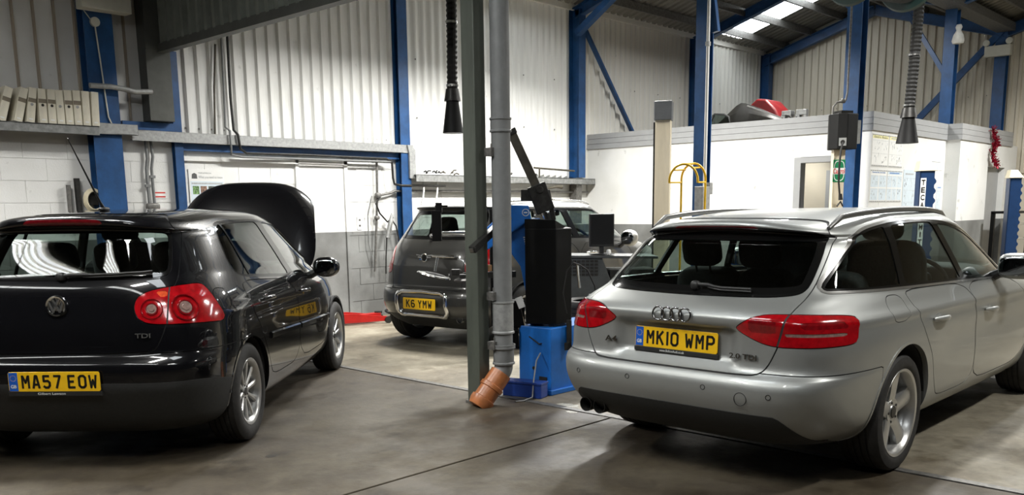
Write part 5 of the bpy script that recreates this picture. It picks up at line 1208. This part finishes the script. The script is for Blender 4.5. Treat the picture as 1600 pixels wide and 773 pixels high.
# ------------------------------------------------------------------ extraction hoses and reel
def ribbed(mb, pts, r, pitch=0.045, n=12):
    P = [Vector(p) for p in pts]; out, rs = [], []
    for a, c in zip(P, P[1:]):
        k = max(1, int((c-a).length/(pitch/2)))
        for j in range(k): out.append(a+(c-a)*j/k)
    out.append(P[-1]); rs = [r if j % 2 else r*0.86 for j in range(len(out))]
    return mb.tube(out, rs, n)
def ex_hose(loc, top, off_, label, r=0.05, nz=0.10):
    t = thing('exhaust_hose', label, 'hose', loc, 0, 'hanging exhaust extraction hoses')
    b = MB(); b.tube([(0, 0, 0), (0, 0, 0.27), (0, 0, 0.30)], [nz, r*1.15, r*1.15], 20); b.build('funnel', 'reel_black', t, 40)
    b = MB(); b.tube([(0, 0, 0.29), (0, 0, 0.40)], [r*1.5, r*1.15], 16); b.build('connector', 'dark_steel', t, 40)
    b = MB(); ribbed(b, [(0, 0, 0.39), (off_[0]*0.3, off_[1]*0.3, 0.8), (off_[0], off_[1], top)], r); b.build('ribbed_hose', 'hose_black', t)
    for z in (0.42, 0.98):
        f = (z-0.39)/(top-0.39); MB().lathe([(r*1.0, z), (r*1.12, z), (r*1.12, z+0.02), (r*1.0, z+0.02)], 20, c=(off_[0]*f, off_[1]*f, 0)).build('hose_clip', 'bright_trim', t)
ex_hose((5.88, 6.30, 2.16), 2.85, (0.02, -0.01), 'black ribbed extraction hose hanging beside the grey column', 0.052, 0.098)
ex_hose((11.0, 4.0, 2.16), 2.65, (0.06, -0.05), 'black ribbed extraction hose hanging in front of the wall charts', 0.062, 0.125)
RE = thing('hose_reel', 'dark green hose reel drum high under the roof', 'hose reel', (10.15, 4.05, 4.02), R_(-22))
b = MB()
for s in (-1, 1): b.lathe([(0.0, s*0.42), (0.46, s*0.42), (0.48, s*0.40), (0.46, s*0.38), (0, s*0.38)], 40, 'x')
b.build('reel_flange', 'reel_green', RE, 30)
b = MB(); pr = []
for k in range(10): x = -0.37+k*0.082; pr += [(0.34, x-0.03), (0.39, x), (0.34, x+0.03)]
b.lathe(pr, 36, 'x'); b.build('wound_hose', 'hose_black', RE, 60)
b = MB(); b.bx(-0.03, 0.03, -0.04, 0.04, 0.0, 0.80); b.cyl((-0.45, 0, 0), (0.45, 0, 0), 0.05, 12); b.build('reel_bracket', 'dark_steel', RE)
# ------------------------------------------------------------------ box on the column, castrol sign post
RB = thing('reel_box', 'black hose reel box on the blue column above a green sign', 'reel box', (11.72, 5.10, 0), R_(-30))
b = MB(); b.prism([(-0.17, -0.14), (-0.06, -0.19), (0.12, -0.16), (0.14, 0.10), (-0.12, 0.14), (-0.19, 0.02)], 2.17, 2.62); b.build('housing', 'reel_black', RB, bevel=0.012)
b = MB(); b.bx(-0.10, 0.08, -0.10, 0.08, 2.615, 2.66); b.build('top_bracket', 'dark_steel', RB)
b = MB(); b.box((-0.115, -0.175, 2.26), (0.09, 0.012, 0.10), Matrix.Rotation(R_(-24), 3, 'Z')); b.build('outlet_plate', 'galvanised', RB)
b = MB(); b.cyl((-0.12, -0.185, 2.255), (-0.112, -0.165, 2.255), 0.028, 14); b.build('outlet_hole', 'dark_hole', RB)
b = MB(); b.tube([(-0.12, -0.19, 2.25), (-0.16, -0.21, 2.16), (-0.18, -0.22, 1.95), (-0.17, -0.21, 1.75), (-0.14, -0.20, 1.60), (-0.13, -0.20, 1.54)], 0.013, 8); b.build('hose', 'hose_black', RB, 50)
b = MB(); b.tube([(-0.13, -0.2, 1.60), (-0.12, -0.2, 1.52)], [0.022, 0.03], 10); b.tube([(-0.15+0.0, -0.2, 1.47), (-0.17, -0.2, 1.44), (-0.12, -0.2, 1.50), (-0.08, -0.2, 1.44), (-0.10, -0.2, 1.47)], 0.012, 8); b.build('hose_end_fitting', 'dark_steel', RB, 50)
b = MB(); b.bx(0.13, 0.27, -0.02, 0.02, 2.25, 2.55); b.build('wall_bracket', 'galvanised', RB)
b = MB(); b.tube([(-0.14, 0.02, 2.62), (-0.14, 0.02, 2.72), (-0.10, 0.0, 2.77), (-0.02, 0, 2.78), (0.03, 0, 2.80), (0.05, 0, 2.90), (0.05, 0, 3.15), (0.05, 0, 4.5)], 0.013, 8); b.blob((-0.01, 0, 2.79), (0.07, 0.05, 0.06), 0.7); b.build('feed_pipe', 'dirty_steel', RB, 50)
SP = thing('sign_post', 'cream square post with a green and white oil sign', 'post', (11.68, 5.12, 0), R_(-46.5))
MB().bx(-0.075, 0.075, -0.05, 0.05, 0, 2.17).build('post', 'beige_post', SP, bevel=0.004)
s_ = MB().bx(-0.078, 0.078, -0.058, -0.0505, 1.755, 2.04).build('sign_panel', 'castrol_green', SP)
k = MB(); n = 36
ring = lambda a, c: [(a*math.copysign(abs(math.cos(t))**0.6, math.cos(t)), c*math.copysign(abs(math.sin(t))**0.6, math.sin(t))) for t in [2*math.pi*j/n for j in range(n)]]
o1, o2 = ring(0.070, 0.130), ring(0.061, 0.120); vs = [(a, -0.0592, 1.898+c) for a, c in o1]+[(a, -0.0592, 1.898+c) for a, c in o2]
k.add(vs, [(j, (j+1) % n, n+(j+1) % n, n+j) for j in range(n)]); k.build('sign_oval', 'white_print', SP)
MB().bx(-0.078, 0.078, -0.0596, -0.0585, 1.855, 1.935).build('sign_band', 'white_print', SP)
place_text(text_mesh('Castrol', 0.150, 0.068, 0.0008, 0.02), 'print_red', SP, (0, -0.0602, 1.895), (1, 0, 0), (0, 0, 1))
# conduit and switch box on the other column
CO = thing('conduit_run', 'white conduit with grey switch box on the blue column', 'conduit', (8.20, 5.00, 0))
MB().cyl((0, 0, 1.60), (0, 0, 4.6), 0.017, 12).build('conduit', 'white_paint', CO, 40)
b = MB(); b.bx(-0.11, 0.03, -0.05, 0.05, 1.38, 1.66); b.build('switch_box', 'galvanised', CO, bevel=0.004)
b = MB(); b.bx(0.02, 0.08, -0.05, 0.03, 1.58, 1.70); b.build('outlet_box', 'galvanised', CO, bevel=0.004)
b = MB(); b.bx(-0.02, 0.02, -0.02, 0.02, 3.05, 3.09); b.build('pipe_clip', 'galvanised', CO)
# ------------------------------------------------------------------ charts and notices
def chart(name, x0, x1, z0, z1, y, hdr, label, bg='paper', hm='print_dark', hbg=None, cols=3, rows=2, seed=0, rings=True):
    t = thing(name, label, 'poster', ((x0+x1)/2, y, z0)); w, h = x1-x0, z1-z0; rnd = random.Random(seed)
    MB().bx(-w/2, w/2, -0.004, 0, 0, h).build('sheet', bg, t)
    if hbg: MB().bx(-w/2+0.01, w/2-0.01, -0.0048, -0.004, h*0.86, h*0.96).build('header_band', hbg, t)
    if hdr: place_text(text_mesh(hdr, w*0.8, h*0.06, 0.0005), hm, t, (0, -0.0055, h*0.905), (1, 0, 0), (0, 0, 1))
    else: MB().bx(-w*0.36, w*0.30, -0.0054, -0.0048, h*0.89, h*0.925).build('header_print', hm, t)
    for i in range(cols):
        for j in range(rows):
            cx = -w/2+w*(i+0.5)/cols; cz = h*0.04+h*0.80*(j+0.5)/rows; cw, ch = w/cols*0.9, h*0.78/rows*0.92
            MB().bx(cx-cw/2, cx+cw/2, -0.0046, -0.004, cz-ch/2, cz+ch/2).build('diagram_panel', 'paper_blue' if seed % 2 else 'paper', t)
            k = MB()
            for q in range(9):
                a = cx+rnd.uniform(-0.4, 0.4)*cw; c = cz+rnd.uniform(-0.4, 0.3)*ch; k.bx(a, a+cw*rnd.uniform(0.01, 0.05), -0.0052, -0.0046, c, c+ch*rnd.uniform(0.05, 0.25))
            d = k.build('diagram_marks', rnd.choice(['print_dark', 'print_grey', 'print_grey']), t); d['kind'] = 'stuff'
            k = MB(); k.bx(cx-cw/2, cx+cw/2, -0.005, -0.0046, cz+ch*0.44, cz+ch*0.46); k.build('panel_rule', 'print_grey', t)
    if rings:
        for zz in (0.012, h-0.015):
            k = MB()
            for q in range(18): k.bx(-w/2+w*(q+0.3)/18, -w/2+w*(q+0.7)/18, -0.006, -0.004, zz-0.008, zz+0.006)
            d = k.build('binding_holes', 'print_dark', t); d['kind'] = 'stuff'
    return t
SY = OY-0.001
chart('wall_chart', 12.52, 13.10, 1.98, 2.42, SY, 'Electric Basics', 'yellow headed wall chart nearest the blue column', 'paper', 'print_dark', 'paper_yellow', 2, 2, 0)
chart('wall_chart', 13.12, 13.64, 1.98, 2.42, SY, None, 'pale yellow headed wall chart behind the hanging hose', 'paper', 'print_grey', 'paper_yellow', 2, 2, 2)
chart('wall_chart', 12.52, 13.10, 1.49, 1.94, SY, 'Powertrain Data, Tyre & Fabric', 'blue headed wall chart below the yellow headed ones', 'paper', 'print_blue', None, 2, 2, 1)
chart('wall_chart', 13.12, 13.68, 1.49, 1.94, SY, None, 'pale blue wall chart right of the blue headed chart', 'paper', 'print_blue', 'paper_blue', 3, 2, 3)
chart('wall_chart', 13.74, 14.24, 1.30, 1.96, SY, None, 'narrow grey wall chart beside the lettered lift post', 'paper_blue', 'print_grey', None, 2, 3, 5, False)
chart('notice_sheet', 14.80, 15.40, 1.98, 2.12, SY, None, 'small striped notice sheets above the lift post', 'paper', 'print_dark', None, 3, 1, 7, False)
t = chart('notice_sheet', 15.20, 15.42, 1.35, 1.75, SY, None, 'pale blue notice low on the bright office wall', 'paper_blue', 'print_blue', None, 1, 1, 9, False)
HS = thing('safety_poster', 'safety poster with crest and small photographs behind the raised bonnet', 'poster', (5.335, YB-0.006, 1.20))
MB().bx(-0.225, 0.225, -0.004, 0, 0, 0.76).build('sheet', 'paper', HS); MB().bx(-0.21, 0.21, -0.0046, -0.004, 0.05, 0.62).build('tint_panel', 'paper_blue', HS)
MB().bx(-0.195, 0.195, -0.0052, -0.0046, 0.585, 0.605).build('rule', 'print_grey', HS)
place_text(text_mesh('What you need to know', 0.31, 0.040, 0.0006), 'print_grey', HS, (0.05, -0.005, 0.665), (1, 0, 0), (0, 0, 1)); place_text(text_mesh('Health and Safety Law', 0.16, 0.020, 0.0005), 'print_grey', HS, (-0.02, -0.005, 0.715), (1, 0, 0), (0, 0, 1))
b = MB(); b.prism([(-0.19, 0.65), (-0.12, 0.65), (-0.125, 0.70), (-0.155, 0.715), (-0.185, 0.70)], -0.0052, -0.0045, 'xz'); b.build('crest', 'print_dark', HS)
for k, m in enumerate(('photo_green', 'photo_skin', 'photo_dark', 'photo_dark')): MB().bx(-0.185+k*0.098, -0.105+k*0.098, -0.0052, -0.0046, 0.47, 0.565).build('photograph', m, HS)
q = MB().bx(-0.065, 0.065, -0.003, 0, 0, 0.085).build('warning_sticker', 'paper', None); q.location = (4.755, YB-0.003, 1.62); props(q, 'small white sticker with red lines beside the conduits', 'sticker')
for z in (0.012, 0.058): MB().bx(-0.06, 0.06, -0.0036, -0.003, z, z+0.016).build('red_line', 'print_red', q)
# ------------------------------------------------------------------ box files
def box_file(x, tilt, h, dark, hole, label):
    t = thing('box_file', label, 'box file', (x, YB-0.135, 2.361), 0, 'box files on the steel ledge'); t.rotation_euler = (0, R_(tilt), 0)
    w = 0.074; lo = h*0.62
    MB().bx(-w/2, w/2, -0.12, 0.12, 0, h).build('case', 'box_file', t, bevel=0.003)
    if dark: MB().bx(-w/2+0.001, w/2-0.001, -0.1215, -0.1195, h*0.58, h*0.70).build('spine_band', 'file_dark', t)
    if hole: MB().cyl((0, -0.123, h*0.52), (0, -0.119, h*0.52), 0.014, 14).build('finger_hole', 'dark_hole' if hole == 2 else 'galvanised', t, 40)
    MB().bx(-w*0.25, w*0.25, -0.1212, -0.1195, h*0.08, h*0.12).build('spine_label', 'paper', t)
FD = [(2.98, 22, .33, 1, 0, 'dark sided box file leaning hard at the left end'), (3.12, 17, .34, 1, 0, 'leaning box file second from the left end of the row'), (3.27, 15, .34, 1, 0, 'leaning cream box file with a brown band below its top'), (3.385, 9, .34, 1, 1, 'slightly leaning box file with a pale ring'), (3.51, 1, .335, 1, 2, 'box file with black finger hole, left of a matching pair'), (3.595, 2, .335, 1, 2, 'box file with black finger hole, right of a matching pair'), (3.68, 0, .335, 0, 1, 'plain cream box file between banded ones'), (3.765, 0, .34, 1, 2, 'banded box file with a lone black hole'), (3.85, 0, .345, 1, 1, 'tall banded box file with a pale ring'), (3.935, 1, .345, 0, 0, 'plain cream box file second from the blue column'), (4.025, 2, .345, 0, 0, 'cream box file nearest the blue column')]
for a in FD[:10]: box_file(a[0]-0.02, *a[1:])
box_file(4.005, *FD[10][1:])
# ------------------------------------------------------------------ things on the left wall
t = thing('control_box', 'cream electrical box high on the wide blue column', 'box', (4.20, YB-0.26, 3.52))
MB().bx(-0.27, 0.24, -0.09, 0.07, 0.0, 0.45).build('enclosure', 'enclosure_cream', t, bevel=0.008); MB().cyl((-0.20, -0.10, 0.10), (-0.20, -0.085, 0.10), 0.014, 12).build('key_lock', 'dark_steel', t, 40)
MB().bx(-0.2, 0.2, 0.07, 0.085, 0.05, 0.4).build('back_plate', 'dirty_steel', t)
t = thing('junction_box', 'small round junction box with cables on the blue column', 'junction box', (4.11, YB-0.175, 3.42))
MB().cyl((0, 0.005, 0), (0, -0.03, 0), 0.048, 20).build('cover', 'enclosure_cream', t, 40)
MB().tube([(0, -0.01, -0.04), (0.02, -0.006, -0.3), (0.05, -0.006, -0.8), (0.06, -0.006, -0.95), (0.10, -0.006, -1.05)], 0.008, 8).build('cable', 'enclosure_cream', t, 40); MB().tube([(-0.04, -0.01, 0.02), (-0.10, -0.01, 0.10), (-0.14, -0.01, 0.18)], 0.005, 6).build('cable', 'enclosure_cream', t, 40)
q = MB().tube([(3.98, YB-0.24, 2.77), (4.20, YB-0.24, 2.775), (4.36, YB-0.24, 2.76), (4.45, YB-0.24, 2.745), (4.64, YB-0.24, 2.76)], 0.028, 12).build('conduit_bar', 'galvanised', None, 40); props(q, 'bent galvanised tube across the wide blue column', 'tube')
def pipe(name, pts, r, m, label, cat='pipe', extra=None):
    q = MB().tube(pts, r, 10); 
    if extra: extra(q)
    q = q.build(name, m, None, 50); props(q, label, cat); return q
pipe('wall_conduit', [(4.615, 9.96, 2.27), (4.62, 9.96, 2.06), (4.60, 9.96, 1.95), (4.60, 9.96, 1.85), (4.605, 9.96, 1.56)], 0.016, 'pipe_grey', 'left grey conduit of the pair beside the wide column', extra=lambda m: m.box((4.60, 9.955, 1.76), (0.06, 0.03, 0.03)))
pipe('wall_conduit', [(4.675, 9.96, 2.27), (4.685, 9.96, 2.08), (4.66, 9.96, 1.95), (4.66, 9.96, 1.85), (4.665, 9.96, 1.56)], 0.016, 'pipe_grey', 'right grey conduit of the pair beside the wide column', extra=lambda m: m.box((4.66, 9.955, 1.86), (0.06, 0.03, 0.03)))
t = thing('hose_outlet', 'grey twin outlet block at the foot of the conduits', 'outlet', (4.64, 9.985, 1.50)); b = MB(); b.blob((0, -0.03, 0.03), (0.15, 0.08, 0.08), 0.5); b.build('block', 'dirty_steel', t, 40)
b = MB(); b.cyl((-0.03, -0.04, 0.0), (-0.05, -0.05, -0.05), 0.012, 8); b.cyl((0.03, -0.04, 0.0), (0.05, -0.05, -0.05), 0.012, 8); b.build('spigots', 'dark_steel', t, 40)
t = thing('hose_coil', 'pale yellow hose coiled on the wall behind the black car', 'hose', (3.98, 9.93, 1.60)); b = MB()
for k in range(4): b.tube([(0.10*(1-0.06*k)*math.cos(a), -0.012*k, 0.12*(1-0.06*k)*math.sin(a)) for a in [2*math.pi*j/28 for j in range(28)]], 0.010, 6, closed=True)
b.build('coil', 'cream_cap', t, 50); MB().bx(-0.05, 0.05, 0.0, 0.07, -0.05, 0.1).build('hook_plate', 'dark_steel', t)
pipe('bar_tool', [(3.735, 9.95, 1.30), (3.74, 9.95, 1.76)], 0.022, 'dirty_steel', 'shorter grey bar leaning by the coiled hose', 'bar'); pipe('bar_tool', [(3.835, 9.95, 1.30), (3.83, 9.95, 1.83)], 0.03, 'dark_steel', 'taller dark bar standing by the coiled hose', 'bar')
pipe('cladding_cable', [(5.52, 9.92, 3.38), (5.47, 9.92, 2.9), (5.44, 9.92, 2.36)], 0.012, 'hose_tan', 'brown cable down the white sheet cladding', 'cable')
pipe('cladding_cable', [(5.60, 9.92, 3.5), (5.59, 9.92, 2.8), (5.58, 9.92, 2.45), (5.58, 9.82, 2.40), (5.58, 9.82, 2.2), (5.60, 9.86, 2.13), (5.75, 9.88, 2.11), (8.03, 9.88, 2.12)], 0.013, 'pipe_grey', 'grey cable turning along under the trunking', 'cable')
pipe('cladding_cable', [(5.68, 9.92, 3.5), (5.67, 9.92, 2.8), (5.68, 9.91, 2.42), (5.68, 9.82, 2.36), (5.70, 9.82, 2.20), (5.80, 9.86, 2.155), (6.6, 9.88, 2.165), (7.95, 9.88, 2.16), (8.05, 9.88, 2.12), (8.06, 9.88, 1.9), (8.08, 9.88, 1.82), (8.18, 9.86, 1.80), (9.0, 9.84, 1.80)], 0.016, 'dark_steel', 'dark pipe running along and dropping left of the blue column', 'pipe')
pipe('air_pipe', [(7.84, 9.95, 2.16), (7.83, 9.95, 1.7), (7.79, 9.95, 1.2), (7.74, 9.95, 0.62)], 0.017, 'dirty_steel', 'vertical dirty air pipe on the block wall', 'pipe', extra=lambda m: (m.blob((7.83, 9.94, 1.66), (0.09, 0.07, 0.09), 0.7), m.blob((7.80, 9.94, 1.36), (0.08, 0.06, 0.06), 0.7)))
pipe('air_pipe', [(7.84, 9.93, 1.66), (8.05, 9.93, 1.70), (8.12, 9.93, 1.725), (12.45, 9.93, 1.73)], 0.018, 'dirty_steel', 'horizontal air pipe under the dusty ledge', 'pipe')
pipe('air_hose', [(7.84, 9.91, 1.64), (7.76, 9.90, 1.55), (7.82, 9.90, 1.42), (7.95, 9.90, 1.30), (8.05, 9.90, 1.36)], 0.012, 'hose_black', 'short black hose looping to the hanging gun', 'hose')
pipe('air_hose', [(8.02, 9.90, 1.34), (8.10, 9.90, 1.24), (8.16, 9.90, 1.0), (8.12, 9.90, 0.55), (8.08, 9.90, 0.4)], 0.010, 'hose_black', 'thin black hose hanging beside the crossover light', 'hose')
pipe('air_hose', [(7.74, 9.96, 1.66), (7.66, 9.96, 1.4), (7.66, 9.96, 1.0), (7.72, 9.96, 0.75)], 0.008, 'pipe_grey', 'grey looped hose left of the air pipe', 'hose')
t = thing('grease_gun', 'dark metal gun hanging on the block wall', 'grease gun', (7.97, 9.89, 1.20)); b = MB(); b.tube([(0.06, 0, 0.22), (0.03, 0, 0.10), (0.0, 0, 0.0), (-0.04, 0, -0.12)], [0.012, 0.035, 0.035, 0.03], 12); b.build('barrel', 'galvanised', t, 50)
b = MB(); b.tube([(0.04, -0.03, 0.12), (0.0, -0.05, 0.02), (-0.02, -0.06, -0.08)], 0.008, 6); b.build('lever', 'dirty_steel', t, 40)
MB().tube([(-0.05, 0, -0.12), (-0.06, 0.02, -0.4), (-0.07, 0.02, -0.62)], 0.009, 6).build('nozzle', 'dark_steel', t, 40)
q = MB().bx(-0.04, 0.04, -0.008, 0.0, -0.09, 0.09).build('socket_plate', 'white_paint', None, bevel=0.002); q.location = (7.54, YB-0.002, 1.29); props(q, 'white switch plate on the wall right of the door', 'switch')
for z in (0.03, -0.045): MB().bx(-0.015, 0.015, -0.012, -0.008, z, z+0.025).build('rocker', 'dirty_steel', q)
for x in (8.60, 8.86):
    b = MB().tube([(x, 9.86, 1.86), (x, 9.86, 1.72), (x-0.02, 9.86, 1.62), (x-0.05, 9.86, 1.52), (x-0.05, 9.86, 1.42)], 0.014, 8); q = b.build('paint_hook', 'white_paint', None, 50); props(q, 'white painted bent pipe '+('nearer the blue column' if x < 8.7 else 'further from the blue column')+' under the ledge', 'pipe')
# rail and junk along the dusty ledge
pipe('ledge_rail', [(10.95, 9.84, 2.11), (11.05, 9.84, 2.105), (11.97, 9.84, 2.08)], 0.016, 'hose_tan', 'thin rusty rail above the dusty ledge', 'rail', extra=lambda m: m.cyl((11.08, 9.84, 2.1), (11.08, 9.84, 1.96), 0.014, 8))
def junk(name, x, y, z, seed, m, label, cat, s=1.0):
    rnd = random.Random(seed); b = MB()
    for k in range(5):
        a = Vector((x+rnd.uniform(-.16, .16)*s, y+rnd.uniform(-.04, .04), z+0.012+rnd.uniform(0, .03))); c = a+Vector((rnd.uniform(-.12, .12)*s, rnd.uniform(-.03, .03), rnd.uniform(-0.01, .05))); c.z = max(c.z, z+0.012); b.tube([a, (a+c)/2+Vector((0, 0, .02)), c], 0.011, 6)
    q = b.build(name, m, None, 40); props(q, label, cat); return q
junk('scrap_hose', 8.75, 9.88, 1.955, 4, 'hose_black', 'bent black pipe scraps at the left end of the ledge', 'scrap'); junk('scrap_hose', 9.15, 9.88, 1.955, 5, 'hose_tan', 'tangled pipe scraps further along the dusty ledge', 'scrap'); junk('scrap_part', 10.35, 9.86, 1.955, 6, 'dirty_steel', 'small metal scraps on the ledge beside the mast', 'scrap', 0.7); junk('scrap_part', 10.9, 9.86, 1.955, 8, 'dark_steel', 'dark scraps on the ledge under the rusty rail', 'scrap', 0.6)
t = thing('lever_handle', 'dark lever sticking out under the dusty ledge', 'lever', (11.3, 9.80, 1.78)); b = MB(); b.tube([(-0.2, 0, -0.06), (-0.1, 0, 0.0), (0.1, -0.04, 0.03), (0.22, -0.06, 0.03)], [0.012, 0.016, 0.022, 0.035], 10); b.build('handle', 'hose_tan', t, 50)
b = MB(); b.cyl((-0.2, 0, -0.06), (-0.2, 0.15, -0.06), 0.02, 8); b.build('pivot', 'dirty_steel', t)
# ------------------------------------------------------------------ floor things by the wall
J = thing('trolley_jack', 'low red trolley jack on the floor by the block wall', 'jack', (7.02, 9.42, 0), R_(-18))
b = MB(); b.prism([(-0.42, 0.03), (0.36, 0.03), (0.36, 0.09), (-0.10, 0.15), (-0.42, 0.16)], -0.13, -0.11, 'xz'); b.prism([(-0.42, 0.03), (0.36, 0.03), (0.36, 0.09), (-0.10, 0.15), (-0.42, 0.16)], 0.11, 0.13, 'xz'); b.build('side_frame', 'safety_red', J, bevel=0.003)
b = MB(); b.beam((-0.30, 0, 0.08), (0.30, 0, 0.11), 0.10, 0.05); b.build('lifting_arm', 'safety_red', J, bevel=0.004)
for x in (-0.34, 0.36):
    for s in (-1, 1): MB().cyl((x, s*0.135, 0.045), (x, s*0.165, 0.045), 0.045, 16).build('castor', 'dark_steel', J, 40)
MB().cyl((0.28, 0, 0.12), (0.28, 0, 0.15), 0.05, 16).build('saddle', 'dark_steel', J, 40)
b = MB()
t = thing('hose_tangle', 'heap of coiled black hoses on the floor against the wall', 'hose', (8.0, 9.45, 0))
for k in range(7):
    r = 0.26+0.05*math.sin(k*2.1); ox, oy = 0.10*math.sin(k*1.7), 0.07*math.cos(k*2.3)
    MB().tube([(ox+r*math.cos(a)*1.2, oy+r*math.sin(a)*0.9, 0.015+k*0.017+0.02*(1+math.sin(a*2+k))) for a in [2*math.pi*j/26 for j in range(26)]], 0.013, 6, closed=True).build('hose_loop', 'hose_black', t, 50)
# ------------------------------------------------------------------ office roof storage
OZ = 2.70
q = MB(); pr = [(-0.50, 0), (-0.42, 0.14), (-0.20, 0.30), (-0.02, 0.44), (0.14, 0.42), (0.30, 0.26), (0.42, 0.06), (0.42, 0)]
q.prism(pr, -0.25, 0.25, 'xz'); q = q.build('red_panel_stack', 'red_plastic', None, 40, bevel=0.05); q.location = (13.62, 7.22, OZ); q.rotation_euler = (0, 0, R_(-90)); props(q, 'crumpled red plastic car part heaped on the office roof', 'car part')
t = thing('bumper_part', 'grey black plastic bumper lying on the office roof', 'car part', (13.12, 7.15, OZ), R_(-90)); b = MB(); secs = []
for k in range(15):
    u = k/14; x = -0.62+1.16*u; h = float(np.interp(u, [0, .12, .33, .42, .6, .85, 1], [.05, .17, .36, .35, .27, .13, .04])); secs.append([(x, -0.08, 0.0), (x, -0.13, h*0.6), (x+0.02, -0.07, h), (x+0.02, 0.06, h*0.95), (x, 0.10, 0.0)])
b.add([p for s_ in secs for p in s_], [(k*5+j, k*5+(j+1) % 5, k*5+5+(j+1) % 5, k*5+5+j) for k in range(14) for j in range(5)]+[(4, 3, 2, 1, 0), (70, 71, 72, 73, 74)]); b.build('bumper_skin', 'bumper_grey', t, 40)
b = MB(); b.beam((-0.05, -0.115, 0.30), (0.55, -0.135, 0.07), 0.012, 0.022); b.build('bright_strip', 'bright_trim', t)
b = MB(); b.bx(-0.35, 0.2, -0.135, -0.10, 0.02, 0.07); b.build('lower_grille', 'dark_hole', t)
t = thing('window_frame_part', 'small black framed car window leaning on the office roof', 'car part', (12.70, 7.52, OZ), R_(-90)); t.rotation_euler = (R_(-8), 0, R_(-90)); b = MB()
b.tube([(-0.16, 0, 0.015), (-0.09, 0, 0.19), (0.08, 0, 0.17), (0.17, 0, 0.12), (0.20, 0, 0.015)], 0.016, 8, closed=True); b.build('frame', 'bumper_plastic', t, 40)
MB().prism([(-0.15, 0.02), (-0.09, 0.18), (0.08, 0.16), (0.16, 0.11), (0.19, 0.02)], -0.003, 0.003, 'xz').build('pane', 'car_glass_dark', t); MB().tube([(-0.18, -0.015, 0.01), (-0.11, -0.015, 0.18)], 0.007, 6).build('bright_edge', 'chrome', t)
for k, y in enumerate((6.68, 6.45)):
    q = MB(); q.bx(-0.06, 0.06, -0.10, 0.06, 0.12, 0.20); q.bx(-0.06, 0.06, 0.0, 0.07, 0, 0.14); q.bx(-0.05, 0.05, -0.10, -0.05, 0.02, 0.14); q = q.build('mounting_bracket', 'galvanised', None, bevel=0.006); q.location = (13.3, y, OZ); q.rotation_euler = (0, 0, R_(10*k)); props(q, 'pale grey mounting bracket on the office roof, '+('left' if k == 0 else 'right')+' of two', 'bracket')
q = junk('scrap_trim', 13.1, 6.35, OZ, 12, 'dark_steel', 'dark flat scrap strips near the reel box end of the roof', 'scrap', 1.6)
# ------------------------------------------------------------------ gable end things
t = thing('emergency_light', 'cream twin spot emergency light high on the gable', 'light', (XG-0.30, 5.20, 4.10)); MB().bx(-0.06, 0.06, -0.22, 0.22, 0, 0.19).build('battery_box', 'enclosure_cream', t, bevel=0.008)
for s in (-1, 1):
    h = MB().lathe([(0.0, 0.03), (0.05, 0.025), (0.058, -0.03), (0.05, -0.035), (0.0, -0.03)], 20, 'x', (-0.05, s*0.19, 0.245)).build('lamp_head', 'enclosure_cream', t, 40); MB().cyl((0, s*0.19, 0.18), (0, s*0.19, 0.23), 0.012, 8).build('swivel', 'dark_steel', h)
MB().bx(0.06, 0.17, -0.05, 0.05, 0.02, 0.17).build('wall_mount', 'dark_steel', t)
t = thing('hanging_sack', 'crumpled white cloth bundle hanging on the office column', 'cloth', (15.72, 5.02, 3.97)); b = MB()
b.lathe([(0.0, 0.0), (0.07, 0.0), (0.085, 0.04), (0.065, 0.13), (0.03, 0.20), (0.045, 0.25), (0.03, 0.29), (0.0, 0.29)], 14); b.v = [(x*(1+0.15*math.sin(7*z*9+x*40)), y*(1+0.2*math.cos(x*50)), z) for x, y, z in b.v]; b.build('bundle', 'sack_white', t, 60)
T = thing('tinsel', 'strand of red tinsel hanging over the office fascia', 'tinsel', (17.1, 4.74, 2.0)); b = MB(); rnd = random.Random(3); path = [(-0.22, 0, 0.70), (-0.16, 0, 0.60), (0.0, 0, 0.50), (0.05, 0, 0.46), (-0.12, 0, 0.40), (-0.16, 0, 0.30), (-0.10, 0, 0.20), (0.02, 0, 0.14), (0.14, 0, 0.12)]
for a, c in zip(path, path[1:]):
    for j in range(60):
        u = rnd.random(); p = Vector(a).lerp(Vector(c), u); d = Vector((rnd.uniform(-1, 1), rnd.uniform(-1, 0.2), rnd.uniform(-1, 1))).normalized()*rnd.uniform(0.04, 0.11); e = d.cross(Vector((rnd.random(), rnd.random(), rnd.random()))).normalized()*0.006
        p = Vector((p.x, min(p.y, 0.0), p.z)); k = len(b.v); b.v += [tuple(p-e), tuple(p+e), tuple(p+d+e), tuple(p+d-e)]; b.f.append((k, k+1, k+2, k+3))
o = b.build('tinsel_strands', 'tinsel', T); o['kind'] = 'stuff'
t = thing('tool_rack', 'black wheeled rack with steel rails near the far lift post', 'rack', (17.3, 4.45, 0)); b = MB()
for x in (-0.5, 0.5):
    for y in (-0.15, 0.15): b.bx(x-0.03, x+0.03, y-0.03, y+0.03, 0, 1.30)
b.bx(-0.53, 0.53, -0.18, 0.18, 1.28, 1.32); b.bx(-0.5, 0.5, -0.16, 0.16, 0.1, 0.14); b.build('rack_frame', 'black_box', t)
for z in (0.55, 0.85, 1.1): MB().cyl((-0.5, -0.16, z), (0.5, -0.16, z), 0.018, 8).build('rail', 'bright_trim', t, 40)
t = thing('wall_valve', 'rusty pipe and valve on the gable beside the tinsel', 'valve', (XG-0.10, 4.25, 2.45)); b = MB(); b.tube([(0, -0.5, -0.10), (0, 0.0, -0.10), (0, 0.25, -0.08), (0, 0.30, 0.1), (0, 0.28, 0.35)], 0.03, 8); b.blob((0, 0.28, 0.35), (0.1, 0.14, 0.2), 0.7); b.build('pipework', 'hose_tan', t, 50)
